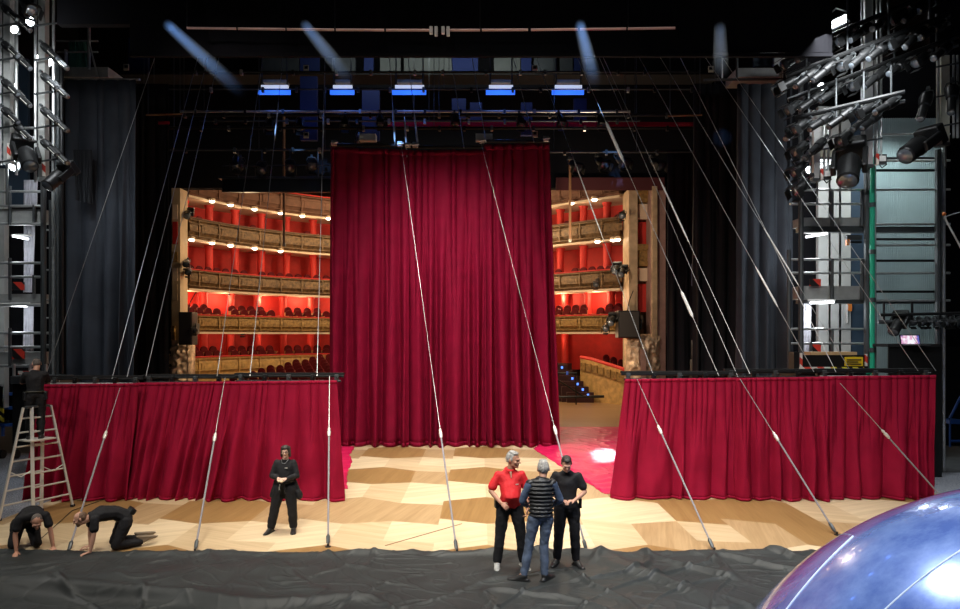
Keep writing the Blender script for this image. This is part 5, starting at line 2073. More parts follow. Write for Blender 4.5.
def add_head(B, H, R, s=1.0, chin=1.0, jaw=1.0):
    """H centre of the head, R its rotation (face looks along -Y of R)"""
    def T(x, y, z):
        return H + R @ (Vector((x, y, z)) * s)
    B.hull((T(0, .018, .032), (.076 * s, .094 * s, .086 * s), R), (T(0, -.004, -.01), (.068 * s, .082 * s, .075 * s), R))
    B.hull((T(0, -.012, -.005), (.064 * s, .074 * s, .06 * s), R), (T(0, -.046, -.078 * chin), (.036 * jaw * s, .030 * s, .026 * s), R), (T(0, -.008, -.06), (.056 * jaw * s, .05 * s, .035 * s), R))
    B.cap(T(0, -.086, .014), .010 * s, T(0, -.107, -.020), .0125 * s)
    B.cap(T(-.014, -.090, -.022), .009 * s, T(.014, -.090, -.022), .009 * s)
    B.cap(T(-.045, -.074, .030), .009 * s, T(-.012, -.086, .028), .010 * s)
    B.cap(T(.045, -.074, .030), .009 * s, T(.012, -.086, .028), .010 * s)
    B.cap(T(-.020, -.077, -.050), .010 * s, T(.020, -.077, -.050), .010 * s)
    B.cap(T(-.010, -.073, -.086 * chin), .016 * s, T(.010, -.073, -.086 * chin), .016 * s)
    for sx in (-1, 1):
        B.hull((T(sx * .079, .016, .002), (.010 * s, .020 * s, .031 * s), R))
        B.hull((T(sx * .047, -.058, -.018), (.020 * s, .022 * s, .018 * s), R))


def face_marks(body, H, R, s, lips=True):
    """lips as a second material of the body, eyes as children"""
    me = body.data
    q = H + R @ (Vector((0, -.086, -.050)) * s)
    if lips:
        Ri = R.inverted()
        for p in me.polygons:
            if (p.center - q).length < .035 * s:
                l = Ri @ (p.center - q)
                if abs(l.x) < .024 * s and abs(l.z) < .0085 * s and l.y < .012 * s:
                    p.material_index = 1


def eyes(t, H, R, s):
    for sx in (-1, 1):
        c = H + R @ (Vector((sx * .031, -.076, .010)) * s)
        MB().ball(c, (.0085 * s, .0105 * s, .0055 * s), 10, 8).build('eye', M['eye'], t, True)


def shoe(t, ankle, toe, m, up=(0, 0, 1), s=1.0, name='shoe'):
    """ankle: joint, toe: unit direction of the foot; sole towards -up"""
    A = Vector(ankle)
    f = Vector(toe).normalized()
    u = Vector(up)
    u = (u - f * u.dot(f)).normalized()
    w = f.cross(u)
    R = Matrix((w, f, u)).transposed()
    h = .085 * s
    B = Blob()
    B.hull((A - u * (h - .030) - f * .035 * s, (.037 * s, .045 * s, .028 * s), R), (A - u * (h - .028) + f * .13 * s, (.046 * s, .05 * s, .026 * s), R), (A - u * (h - .024) + f * .185 * s, (.036 * s, .04 * s, .022 * s), R))
    B.hull((A - u * .01, (.046 * s, .05 * s, .04 * s), R), (A - u * (h - .035) + f * .10 * s, (.042 * s, .05 * s, .030 * s), R))
    o = B.build(name, m, t, .011, 2)
    b = MB()
    vs, n = [], 16
    out = [(.036, -.078), (.043, 0), (.046, .06), (.050, .13), (.046, .18), (.030, .222), (0, .235), (-.030, .222), (-.046, .18), (-.050, .13), (-.046, .06), (-.043, 0), (-.036, -.078), (0, -.088)]
    c = A - u * h
    vs = [c + w * x * s + f * y * s for x, y in out] + [c + u * .016 * s + w * x * s + f * y * s for x, y in out]
    n = len(out)
    b.add(vs, [tuple(range(n)), tuple(range(2 * n - 1, n - 1, -1))] + [(i, n + i, n + (i + 1) % n, (i + 1) % n) for i in range(n)])
    b.build('sole', m if m in (M['shoe_grey'], M['shoe_tan']) else M['black'], o)
    return o


def Rz(a):
    return Matrix.Rotation(a, 3, 'Z')


def Rx(a):
    return Matrix.Rotation(a, 3, 'X')


def Ry(a):
    return Matrix.Rotation(a, 3, 'Y')


def torso_hulls(B, pel, waist, chest, shL, shR, neck, g=0.0, hip=.155, wst=.135, cst=.165, dep=.10, belly=0.0, fwd=Vector((0, -1, 0)), hipR=True):
    """tapered trunk along the spine; g: how much larger than the body (cloth)"""
    def fr(a, b_):
        up = (b_ - a).normalized()
        x = fwd.cross(up).normalized() * -1
        y = up.cross(x)
        return Matrix((x, y, up)).transposed()
    R1 = fr(pel, waist)
    R2 = fr(waist, chest)
    R3 = fr(chest, neck)
    w2 = waist + fwd * belly
    if hipR:
        B.hull((pel, (hip + g, dep + .012 + g, .09 + g), R1), (w2, (wst + g, dep + belly * .8 + g, .06), R1))
    B.hull((w2, (wst + g, dep + belly * .8 + g, .06), R2), (chest, (cst + g, dep + .018 + g, .10), R2))
    sh = (shL + shR) / 2
    B.hull((chest, (cst + g, dep + .018 + g, .10), R3), (shL.lerp(sh, .36), (.048 + g, .056 + g, .042 + g), R3), (shR.lerp(sh, .36), (.048 + g, .056 + g, .042 + g), R3))
    B.hull((shL.lerp(sh, .5), .046 + g, None), (shR.lerp(sh, .5), .046 + g, None), (neck - (neck - chest).normalized() * .015, (.062 + g, .060 + g, .03), R3))


def person(name, label, loc, rz, J, spec):
    """J: joints in metres, person facing -Y"""
    t = thing(name, label, 'person', loc, rz)
    J = {k: (Vector(v) if not isinstance(v, Matrix) else v) for k, v in J.items()}
    HR = J['head_rot']
    hs = spec.get('hs', 1.0)
    fw = J.get('fwd', Vector((0, -1, 0)))
    # the body, one continuous skin
    B = Blob()
    add_head(B, J['head'], HR, hs, spec.get('chin', 1), spec.get('jaw', 1))
    nk = J['neck']
    B.cap(nk - (nk - J['chest']).normalized() * .05, .060, J['head'] + HR @ Vector((0, .022, -.055)) * hs, .054)
    torso_hulls(B, J['pelvis'], J['waist'], J['chest'], J['shL'], J['shR'], nk, -.012, fwd=fw, belly=spec.get('belly', 0) * .8, hip=spec.get('hip', .155), dep=spec.get('dep', .1))
    for S in 'LR':
        sh, el, wr = J['sh' + S], J['el' + S], J['wr' + S]
        B.chain([(sh, .045), (sh.lerp(el, .45), .045), (el, .037), (el.lerp(wr, .3), .040), (wr, .026)])
        hd = J.get('hd' + S, (wr - el))
        pn = J.get('pn' + S, Vector((1 if S == 'R' else -1, 0, 0)))
        w = Vector(hd).normalized().cross(Vector(pn))
        th = J.get('th' + S)
        side = 1
        if th is not None and w.dot(th) < 0:
            side = -1
        add_hand(B, wr, hd, pn, side, spec.get('curl', .5), spec.get('hand', 1.0))
        hp, kn, an = J['hip' + S], J['kn' + S], J['an' + S]
        B.chain([(hp, .082), (hp.lerp(kn, .5), .068), (kn, .050), (kn.lerp(an, .3), .050), (an, .036)])
        f = J['toe' + S].normalized()
        B.cap(an, .030, an + f * .05, .020)
    body = B.build('body', [M[spec['skin']], M['lips']], t, spec.get('vox', .0068), 2)
    face_marks(body, J['head'], HR, hs)
    eyes(t, J['head'], HR, hs)
    # shirt
    g = spec.get('shirt_g', .012)
    B = Blob()
    fr_pel = J['pelvis'].lerp(J['waist'], spec.get('tail', .05))
    torso_hulls(B, fr_pel, J['waist'], J['chest'], J['shL'], J['shR'], nk, g, fwd=fw, belly=spec.get('belly', 0), hip=spec.get('hip', .155) - .002, dep=spec.get('dep', .1))
    sl = spec.get('sleeve', .62)
    sm = spec.get('sleeve_mat')
    SB = Blob() if sm else B
    for S in 'LR':
        sh, el, wr = J['sh' + S], J['el' + S], J['wr' + S]
        if sl <= 1:
            SB.chain([(sh.lerp((J['shL'] + J['shR']) / 2, .04), .061 + g * .4), (sh.lerp(el, sl * .5), .058 + g * .5), (sh.lerp(el, sl), .054 + g)])
        else:
            SB.chain([(sh.lerp((J['shL'] + J['shR']) / 2, .04), .062 + g * .5), (sh.lerp(el, .5), .054 + g * .5), (el, .047 + g * .5), (el.lerp(wr, .35), .048 + g * .4), (wr.lerp(el, .06), .034 + g * .4)])
    if not spec.get('no_shirt_torso'):
        B.build(spec.get('shirt_name', 't_shirt'), M[spec['shirt']], t, .011, 3, .018, .10)
    if sm:
        for S in 'LR':
            sb = Blob()
            sb.h = SB.h[(0 if S == 'L' else len(SB.h) // 2):(len(SB.h) // 2 if S == 'L' else len(SB.h))]
            sb.build('sleeve', M[sm], t, .011, 3, .016, .07)
    # trousers
    B = Blob()
    g = spec.get('tr_g', .014)
    R1 = Matrix.Identity(3)
    up = (J['waist'] - J['pelvis']).normalized()
    x = fw.cross(up).normalized() * -1
    R1 = Matrix((x, up.cross(x), up)).transposed()
    dp = spec.get('dep', .1)
    hp_ = spec.get('hip', .155)
    B.hull((J['pelvis'], (hp_ + g, dp + .018 + g, .10), R1), (J['pelvis'].lerp(J['waist'], .55), (hp_ - .012 + g, dp + .006 + g + spec.get('belly', 0) * .4, .03), R1))
    lw = spec.get('leg', 1.0) * 1.08
    for S in 'LR':
        hp, kn, an = J['hip' + S], J['kn' + S], J['an' + S]
        B.hull((J['pelvis'] + (hp - J['pelvis']) * .6, (.085 + g, .10 + g, .10), R1), (hp.lerp(kn, .18), .086 * lw + g, None))
        cuff = spec.get('cuff', .060)
        B.chain([(hp.lerp(kn, .08), .090 * lw + g), (hp.lerp(kn, .5), .076 * lw + g), (kn, .060 * lw + g), (kn.lerp(an, .4), .058 * lw + g), (kn.lerp(an, .93), cuff)])
    B.build('trousers', M[spec['trousers']], t, .011, 3, .024, .09)
    for S in 'LR':
        shoe(t, J['an' + S], J['toe' + S], M[spec['shoes']], J.get('up' + S, Vector((0, 0, 1))), spec.get('shoe_s', 1.08))
    return t, J


def hair_blob(t, J, parts, m, hs=1.0, vox=.009, disp=.010, name='hair'):
    H, R = J['head'], J['head_rot']
    B = Blob()
    for items in parts:
        B.hull(*[(H + R @ (Vector(c) * hs), tuple(k * hs for k in r) if isinstance(r, (tuple, list)) else r * hs, R) for c, r in items])
    return B.build(name, M[m], t, vox, 2, disp, .02)


SHORT = [[((0, .030, .048), (.080, .090, .082)), ((0, .045, .010), (.079, .078, .070))], [((-.070, .004, .018), (.014, .024, .030))], [((.070, .004, .018), (.014, .024, .030))],
         [((0, -.040, .098), (.052, .035, .026)), ((0, .02, .112), (.062, .05, .026))]]

# --- the woman in black
wl = G(285, 531.5)
Jw = dict(head=(0.02, -.03, 1.465), head_rot=Rz(.12) @ Rx(.08), neck=(0.01, 0, 1.33), chest=(0, 0.01, 1.16), waist=(0, .01, .98), pelvis=(0, .01, .86),
          shL=(.155, .01, 1.255), shR=(-.155, .01, 1.255), elL=(.235, -.03, 1.03), elR=(-.225, -.04, 1.03), wrL=(.105, -.205, 1.015), wrR=(-.06, -.215, 1.02),
          hdL=(-.85, -.45, -.05), hdR=(.8, -.5, -.1), pnL=(-.3, .1, -.9), pnR=(.3, .1, -.9), thL=(0, -.5, .6), thR=(0, -.5, .6),
          hipL=(.085, 0, .83), hipR=(-.085, 0, .83), knL=(.14, -.03, .46), knR=(-.17, -.04, .46), anL=(.15, .03, .085), anR=(-.25, -.03, .085),
          toeL=(.25, -.95, 0), toeR=(-.15, -.98, 0))
t, J = person('person', 'woman in black with glasses and bobbed dark hair, standing alone before the low curtain', wl, -.05, Jw,
              dict(skin='skin_pale', shirt='black_cotton', shirt_name='jumper', sleeve=2, trousers='black_trouser', shoes='shoe_black', hs=.94, hand=.92, curl=.9, hip=.165, leg=1.16, cuff=.078, belly=.02))
hair_blob(t, J, [[((0, .026, .045), (.088, .095, .088)), ((0, .05, -.02), (.088, .068, .075))], [((-.062, .010, .075), (.03, .06, .04)), ((-.078, .015, .0), (.020, .056, .04)), ((-.082, .02, -.085), (.020, .052, .03))], [((.062, .010, .075), (.03, .06, .04)), ((.078, .015, .0), (.020, .056, .04)), ((.082, .02, -.085), (.020, .052, .03))],
                 [((0, -.062, .086), (.06, .03, .022)), ((0, -.02, .11), (.066, .05, .028))]], 'hair_dark', .94)
H, R = J['head'], J['head_rot']
b = MB()
for sx in (-1, 1):
    b.torus(H + R @ (Vector((sx * .032, -.094, .008)) * .94), .022, .0025, R @ Vector((0, 1, 0)), 16, 5)
    b.tube([H + R @ (Vector((sx * .054, -.092, .010)) * .94), H + R @ (Vector((sx * .082, .01, .012)) * .94)], .0022, 5)
b.tube([H + R @ (Vector((-.010, -.096, .010)) * .94), H + R @ (Vector((.010, -.096, .010)) * .94)], .0022, 5)
b.build('glasses', M['ink'], t, True)
# jacket tied round the waist: knot in front, sleeves and back hanging at the hips
B = Blob()
B.hull((( -.155, .02, .93), (.045, .07, .04), None), ((-.245, .05, .66), (.055, .10, .05), None))
B.hull(((.155, .02, .93), (.045, .07, .04), None), ((.255, .05, .64), (.06, .10, .06), None))
B.hull(((0, .12, .95), (.15, .045, .04), None), ((0, .16, .60), (.22, .045, .05), None))
B.chain([((-.15, -.06, .955), .03), ((-.05, -.145, .93), .028), ((0, -.155, .915), .036), ((.05, -.145, .93), .028), ((.15, -.06, .955), .03)])
B.chain([((0, -.155, .91), .026), ((.05, -.165, .82), .022), ((.06, -.16, .74), .02)])
B.chain([((0, -.155, .91), .026), ((-.045, -.16, .84), .022), ((-.05, -.155, .76), .02)])
B.build('tied_jacket', M['black_cotton'], t, .011, 3, .03, .08)
MB().tube([(-.035, -.17, .90), (-.045, -.178, .84), (-.045, -.178, .80)], .012, 8).build('pocket_torch', M['steel'], t, True)
MB().tube([J['neck'] + Vector((-.06, -.045, .0)), J['neck'] + Vector((-.03, -.10, -.06)), J['neck'] + Vector((.03, -.105, -.065)), J['neck'] + Vector((.07, -.05, .0))], .003, 6).build('necklace', M['steel'], t, True)
MB().box((.065, -.138, 1.19), (.05, .006, .012)).build('chest_badge', M['alu'], t)
MB().box((.02, -.30, .985), (.09, .06, .012), (.2, .1, .3)).build('paper_note', M['paper'], t)

# --- the man in the red polo shirt
def stand(h=1.0, **k):
    J = dict(head=(0, -.015, 1.63), head_rot=Matrix.Identity(3), neck=(0, .015, 1.485), chest=(0, .01, 1.29), waist=(0, .0, 1.09), pelvis=(0, 0, .955),
             shL=(.182, .01, 1.385), shR=(-.182, .01, 1.385), elL=(.25, .03, 1.13), elR=(-.25, .03, 1.13), wrL=(.27, -.05, .89), wrR=(-.27, -.05, .89),
             hipL=(.095, 0, .92), hipR=(-.095, 0, .92), knL=(.11, -.02, .50), knR=(-.11, -.02, .50), anL=(.12, .02, .085), anR=(-.12, .02, .085),
             toeL=(.2, -1, 0), toeR=(-.2, -1, 0), thL=(0, -1, 0), thR=(0, -1, 0))
    J.update(k)
    out = {}
    for a, v in J.items():
        if isinstance(v, Matrix):
            out[a] = v
        elif a.startswith(('toe', 'hd', 'pn', 'th', 'fwd', 'up')):
            out[a] = Vector(v)
        else:
            out[a] = Vector(v) * h
            if a.startswith('an'):
                out[a].z = .085
    return out


rl_ = G(510, 567.5)
Jr = stand(1.02, head=(.05, -.03, 1.615), head_rot=Rz(.95) @ Rx(.12), elR=(-.30, -.02, 1.16), wrR=(-.165, -.205, 1.015), hdR=(.75, -.45, -.55), pnR=(.3, .5, -.6),
           elL=(.27, .02, 1.15), wrL=(.25, -.09, .90), knL=(.16, -.03, .5), anL=(.20, .0, .085), knR=(-.15, -.02, .5), anR=(-.20, -.02, .085), toeL=(.25, -1, 0), toeR=(-.15, -1, 0),
           thR=(0, -.3, .9))
t, J = person('person', 'grey haired man in a red polo shirt, turned to the two men beside him', rl_ + Vector((0, 0, .018)), .10, Jr,
              dict(skin='skin_tan', shirt='red_cotton', shirt_name='polo_shirt', sleeve=.72, shirt_g=.02, trousers='black_trouser', shoes='shoe_grey', belly=.075, hip=.168, dep=.115, leg=1.08, cuff=.072, jaw=1.12, curl=.9, hand=1.05, hs=1.08))
hair_blob(t, J, SHORT[:3] + [[((0, -.015, .104), (.058, .05, .024)), ((0, .03, .115), (.062, .05, .024))]], 'hair_grey', 1.08)
# collar, placket and belt pouch
n_ = J['neck']
b = MB()
b.torus(n_ + Vector((0, -.004, -.012)), .074, .017, (0, -.25, 1), 20, 8)
b.build('collar', M['red_cotton'], t, True)
B = Blob()
B.hull((n_ + Vector((0, -.085, -.045)), (.020, .012, .02), None), (n_ + Vector((.004, -.125, -.12)), (.006, .012, .012), None))
B.build('open_neck', M['skin_tan'], t, .006, 1)
MB().box((.085, -.152, 1.30), (.045, .006, .014), (0, 0, .2)).build('chest_badge', M['alu'], t)
MB().box((-.215, .0, .99), (.05, .12, .16), (0, 0, .1)).build('belt_pouch', M['black_metal'], t, bevel=.015)

# --- the man in the quilted vest, back to the camera
vl = G(541, 581.5)
Jv = stand(1.01, head=(-.045, -.06, 1.590), head_rot=Rz(-.10) @ Rx(.28), neck=(-.01, 0, 1.465), elL=(.27, -.03, 1.15), wrL=(.165, -.22, 1.03), elR=(-.29, -.02, 1.15), wrR=(-.18, -.23, 1.02),
           hdL=(-.6, -.7, 0), hdR=(.6, -.7, 0), pnL=(0, 0, -1), pnR=(0, 0, -1), knL=(.17, -.03, .5), anL=(.25, -.0, .085), knR=(-.05, -.03, .5), anR=(-.05, .02, .085), hipL=(.10, 0, .92), hipR=(-.09, 0, .92),
           toeL=(.95, -.35, 0), toeR=(-.75, -.75, 0))
t, J = person('person', 'grey haired man seen from behind in a black quilted vest, blue sleeves and jeans', vl + Vector((0, 0, .018)), PI + .12, Jv,
              dict(skin='skin', shirt='blue_sleeve', sleeve=2, no_shirt_torso=True, sleeve_mat='blue_sleeve', trousers='jeans', tr_g=.006, leg=.98, cuff=.058, shoes='shoe_black', shoe_s=1.14, hip=.160, dep=.105, curl=.8, hs=1.08))
hair_blob(t, J, SHORT, 'hair_grey', 1.10, disp=.014)
B = Blob()
sp_ = [(.955, .175, .130), (1.01, .178, .135), (1.065, .178, .135), (1.12, .180, .136), (1.175, .184, .138), (1.23, .190, .140), (1.285, .196, .140), (1.34, .198, .136), (1.395, .19, .122), (1.445, .15, .095)]
for z, rx, ry in sp_:
    B.hull(((0, .004, z * 1.01), (rx + .022, ry + .018, .036), None))
B.hull(((0, .004, .95), (.165, .115, .03), None), ((0, .004, 1.44), (.15, .09, .03), None))
for sx in (-1, 1):
    B.hull(((sx * .17, .01, 1.43), (.060, .068, .05), None))
B.hull(((0, .005, 1.49), (.085, .085, .036), None))
B.build('quilted_vest', M['puffer'], t, .009, 2, .012, .05)
B = Blob()
B.hull((J['neck'] + Vector((0, .006, -.03)), (.078, .076, .02), None), (J['neck'] + Vector((0, .0, .025)), (.068, .066, .018), None))
B.build('vest_collar', M['puffer'], t, .009, 2, .006, .04)

# --- the dark haired man in black, looking down
bl = G(567, 566)
Jb = stand(1.0, head=(-.005, -.085, 1.585), head_rot=Rz(.15) @ Rx(.55), neck=(0, -.015, 1.475), elL=(.275, -.01, 1.15), wrL=(.12, -.20, 1.055), elR=(-.27, -.01, 1.15), wrR=(-.10, -.22, 1.06),
           hdL=(-.85, -.5, 0), hdR=(.8, -.55, 0), pnL=(0, 0, -1), pnR=(0, 0, -1), knL=(.12, -.03, .5), anL=(.14, .0, .085), knR=(-.12, -.03, .5), anR=(-.16, .03, .085), toeL=(.5, -.85, 0), toeR=(-.3, -.95, 0))
t, J = person('person', 'dark haired man in black T-shirt looking down, partly behind the quilted vest man', bl + Vector((0, 0, .018)), -.15, Jb,
              dict(skin='skin', shirt='black_cotton', sleeve=.66, shirt_g=.016, trousers='black_trouser', shoes='shoe_black', leg=1.04, cuff=.066, curl=.8))
hair_blob(t, J, SHORT, 'hair_dark', 1.02, disp=.012)
MB().box((.205, -.02, .98), (.05, .09, .16)).build('belt_pouch', M['black_metal'], t, bevel=.015)

# --- the man on the ladder, seen from behind
LZ = 1.50
Lc = Vector((-8.93, 14.02, 0))
Jl = stand(.93, head=(-.02, -.10, 1.60), head_rot=Rz(.25) @ Rx(.45), neck=(0, -.035, 1.475), chest=(0, -.01, 1.29), elR=(-.24, -.21, 1.20), wrR=(-.14, -.40, 1.26), elL=(.25, -.20, 1.20), wrL=(.16, -.40, 1.25),
           hdL=(-.4, -.9, .15), hdR=(.3, -.9, .15), pnL=(0, 0, -1), pnR=(0, 0, -1), knL=(.10, -.05, .5), anL=(.11, .02, .085), knR=(-.10, -.04, .5), anR=(-.10, .02, .085), toeL=(.1, -1, 0), toeR=(-.1, -1, 0))
t, J = person('person', 'bald man in black standing on the stepladder, back to the camera', (Lc.x - .04, Lc.y - .0, LZ + .016), PI + .55, Jl,
              dict(skin='skin', shirt='black_cotton', sleeve=.7, shirt_g=.016, trousers='black_trouser', shoes='shoe_black', leg=1.05, cuff=.064, curl=1.0, hs=.97))
hair_blob(t, J, [[((0, .034, .030), (.077, .090, .080)), ((0, .045, -.005), (.076, .072, .060))], [((-.068, .010, .012), (.012, .02, .03))], [((.068, .010, .012), (.012, .02, .03))]], 'stubble', .97, disp=.002)
b = MB()
b.torus(J['pelvis'].lerp(J['waist'], .42), .168, .016, (0, -.05, 1), 28, 6, .80)
b.build('tool_belt', M['ink'], t, True)
for sx in (-1, 1):
    MB().box((sx * .18, .04, .86), (.06, .11, .17), (0, 0, sx * .2)).build('tool_pouch', M['black_metal'], t, bevel=.015)

# --- the stepladder
t = thing('stepladder', 'tall pale aluminium double stepladder at the left end of the low curtains', 'ladder', Lc)
o = Vector(t.location)
wd = Vector((.30, .70, 0)).normalized()
sd = Vector((.70, -.30, 0)).normalized() * -1
wd_ = {}
topz = 2.16
rails = {}
for nm, sgn in (('front', 1), ('back', -1)):
    for k in (-1, 1):
        bot = Lc + wd * (k * .42) + Vector((-.55, -.45, 0)).normalized() * (sgn * .28)
        top = Lc + wd * (k * .20) + Vector((-.55, -.45, 0)).normalized() * (sgn * .07) + Vector((0, 0, topz))
        bot.z = .02
        rails[(sgn, k)] = (bot, top)
        d = (top - bot)
        b = MB()
        b.box((bot + top) / 2 - o, (.035, .065, d.length), d.to_track_quat('Z', 'X').to_matrix())
        b.build('rail', M['alu'], t, bevel=.006)
        MB().box(bot - o + Vector((0, 0, .0)), (.06, .09, .05)).build('rubber_foot', M['black'], t, bevel=.006)
for sgn in (1, -1):
    for i in range(1, 8):
        z = .28 * i - .02
        u = z / topz
        a = rails[(sgn, -1)][0].lerp(rails[(sgn, -1)][1], u)
        c = rails[(sgn, 1)][0].lerp(rails[(sgn, 1)][1], u)
        MB().cyl(a - o, c - o, .018, n=8).build('rung', M['alu'], t, True)
u = LZ / topz
q4 = [rails[k][0].lerp(rails[k][1], u) - o for k in ((1, -1), (1, 1), (-1, 1), (-1, -1))]
b = MB()
ctr = sum(q4, Vector()) / 4
b.box(Vector((ctr.x, ctr.y, LZ)), (.40, .52, .03), Matrix.Rotation(math.atan2(wd.y, wd.x) - PI / 2, 3, 'Z'))
b.build('platform', M['alu'], t, bevel=.005)
for k in (-1, 1):
    a = rails[(1, k)][0].lerp(rails[(1, k)][1], .42) - o
    c = rails[(-1, k)][0].lerp(rails[(-1, k)][1], .42) - o
    MB().tube([a, (a + c) / 2 - Vector((0, 0, .12)), c], .010, 6).build('spreader_strap', M['alu'], t, True)
a, c = rails[(1, -1)][1] - o, rails[(-1, 1)][1] - o
MB().box(Vector((0, 0, topz)), (.10, .46, .05), Matrix.Rotation(math.atan2(wd.y, wd.x) - PI / 2, 3, 'Z')).build('top_hinge', M['dark_steel'], t, bevel=.01)

# --- the two kneeling men at the edge of the black cloth
# on all fours: spine level, hands planted in front
def kneel(rz_head, tilt, **k):
    J = dict(pelvis=(0, .33, .53), waist=(0, .18, .60), chest=(0, -.02, .615), neck=(0, -.20, .585), head=(0, -.305, .50), head_rot=Rz(rz_head) @ Rx(tilt),
             shL=(.18, -.15, .575), shR=(-.18, -.15, .575), elL=(.22, -.16, .32), elR=(-.22, -.16, .32), wrL=(.215, -.20, .06), wrR=(-.215, -.20, .06),
             hdL=(.1, -1, -.12), hdR=(-.1, -1, -.12), pnL=(0, 0, -1), pnR=(0, 0, -1), thL=(-1, 0, 0), thR=(1, 0, 0),
             hipL=(.095, .33, .50), hipR=(-.095, .33, .50), knL=(.14, .25, .085), knR=(-.14, .25, .085), anL=(.14, .66, .10), anR=(-.14, .66, .10),
             toeL=(0, 1, -.12), toeR=(0, 1, -.12), upL=(0, 0, -1), upR=(0, 0, -1), fwd=(0, .05, -1))
    J.update(k)
    return J


k2 = Vector((-6.30, 11.62, 0))
t, J = person('person', 'kneeling man with brown hair and beige boots, leaning on both hands', k2 + Vector((0, 0, .004)), -.92, kneel(-.25, .45, head=(-.05, -.335, .56), elL=(.20, -.17, .32), wrL=(.19, -.22, .055), elR=(-.21, -.16, .32), wrR=(-.21, -.16, .055), pelvis=(0, .34, .50), hipL=(.095, .34, .47), hipR=(-.095, .34, .47), knL=(.15, .17, .085), knR=(-.13, .19, .085), anL=(.13, .56, .075), anR=(-.12, .58, .075)),
              dict(skin='skin', shirt='black_cotton', sleeve=.60, shirt_g=.018, trousers='black_trouser', shoes='shoe_tan', leg=1.04, cuff=.066, curl=.35))
hair_blob(t, J, [[((0, .042, .030), (.080, .082, .076)), ((0, .050, -.005), (.078, .068, .060))], [((-.070, .004, .010), (.014, .022, .03))], [((.070, .004, .010), (.014, .022, .03))]], 'hair_brown', 1.02, disp=.006)
hair_blob(t, J, [[((0, -.060, -.078), (.044, .034, .028)), ((0, -.03, -.055), (.057, .035, .03))]], 'hair_brown', 1.02, disp=.004, name='beard')
MB().box((.02, .43, .60), (.20, .09, .10), (-.6, .1, .1)).build('belt_pouch', M['black_metal'], t, bevel=.02)

k1 = Vector((-7.50, 11.62, 0))
t, J = person('person', 'kneeling man with cropped grey hair at the left picture edge, head bowed', k1 + Vector((0, 0, .004)), .55,
              kneel(0, .75, pelvis=(-.10, .34, .44), waist=(-.06, .20, .55), chest=(0, 0, .615), neck=(.04, -.17, .585), head=(.08, -.27, .52), shL=(.21, -.10, .58), shR=(-.16, -.14, .58), elL=(.27, -.14, .33), wrL=(.31, -.20, .055), elR=(-.22, -.15, .33), wrR=(-.20, -.22, .055),
                    hipL=(-.01, .34, .42), hipR=(-.19, .34, .42), knL=(.07, .10, .085), knR=(-.26, .14, .085), anL=(.02, .52, .10), anR=(-.28, .56, .10)),
              dict(skin='skin_tan', shirt='black_cotton', sleeve=.62, shirt_g=.018, trousers='black_trouser', shoes='shoe_black', leg=1.05, cuff=.066, curl=.35))
hair_blob(t, J, [[((0, .036, .038), (.080, .088, .082)), ((0, .048, .0), (.078, .072, .065))], [((-.070, .006, .012), (.014, .024, .03))], [((.070, .006, .012), (.014, .024, .03))]], 'stubble', 1.02, disp=.004)
# ------------------------------------------------------------------ light
def area(name, loc, aim, size, power, col=(1, 1, 1), spread=PI, sy=None):
    l = bpy.data.lights.new(name, 'AREA')
    l.energy = power
    l.color = col
    l.size = size
    if sy:
        l.shape = 'RECTANGLE'
        l.size_y = sy
    l.spread = spread
    o = bpy.data.objects.new(name, l)
    COL.objects.link(o)
    o.location = loc
    o.rotation_euler = (Vector(aim) - Vector(loc)).to_track_quat('-Z', 'Y').to_euler()
    return o


def spotlight(name, loc, aim, power, angle, col=(1, 1, 1), blend=.5, r=.15):
    l = bpy.data.lights.new(name, 'SPOT')
    l.energy = power
    l.color = col
    l.spot_size = angle
    l.spot_blend = blend
    l.shadow_soft_size = r
    o = bpy.data.objects.new(name, l)
    COL.objects.link(o)
    o.location = loc
    o.rotation_euler = (Vector(aim) - Vector(loc)).to_track_quat('-Z', 'Y').to_euler()
    return o


def point(name, loc, power, col=(1, 1, 1), r=.1):
    l = bpy.data.lights.new(name, 'POINT')
    l.energy = power
    l.color = col
    l.shadow_soft_size = r
    o = bpy.data.objects.new(name, l)
    COL.objects.link(o)
    o.location = loc
    return o


w = bpy.data.worlds.new('World')
SC.world = w
w.use_nodes = True
w.node_tree.nodes['Background'].inputs[0].default_value = (.55, .65, .9, 1)
w.node_tree.nodes['Background'].inputs[1].default_value = 0.006

WARM = (1.0, .91, .78)
# work light from the fly bars onto the stage floor
area('work_light_over_stage', (0, 13.4, 13.5), (0, 13.4, 0), 12, 370, WARM, 1.0, sy=3)
area('work_light_behind_border', (-.5, 18.6, 12.0), (-.5, 18.8, 0), 5, 195, WARM, 1.1, sy=2)
area('work_light_front', (-3, 3.5, 12.5), (0, 14.5, 1.0), 3, 420, (1, .94, .86), 1.3, sy=2)
spotlight('front_spot_left', (-11.0, 6.0, 10.5), (-4.5, 15.0, 1.0), 1500, .95, (1, .93, .84), .6, .2)
spotlight('front_spot_right', (3.0, 5.0, 11.0), (6.8, 15.0, 1.0), 1100, .85, (1, .93, .86), .6, .2)
# dim light on the tall curtain, stronger below
spotlight('curtain_spot', (-9.5, 10.5, 12.0), (-1.2, 22.4, 4.0), 980, .75, (1, .88, .86), .9, .4)
area('curtain_foot_light', (-1.2, 18.6, 9.8), (-1.2, 22.3, 1.5), 3, 170, (1, .9, .88), 1.6)
# hard pinkish spot on the red cloth
spotlight('floor_spot', (6.2, 21.0, 13.0), G(604, 456), 14000, .085, (1, .90, .96), .9, .1)
spotlight('balcony_follow_spot', P(610, 300, 34.0), G(604, 456), 7000, .07, (1, .90, .97), .9, .1)
spotlight('floor_spot_wide', (5.0, 20.0, 13.0), G(590, 455), 1500, .42, (1, .82, .88), .8, .2)
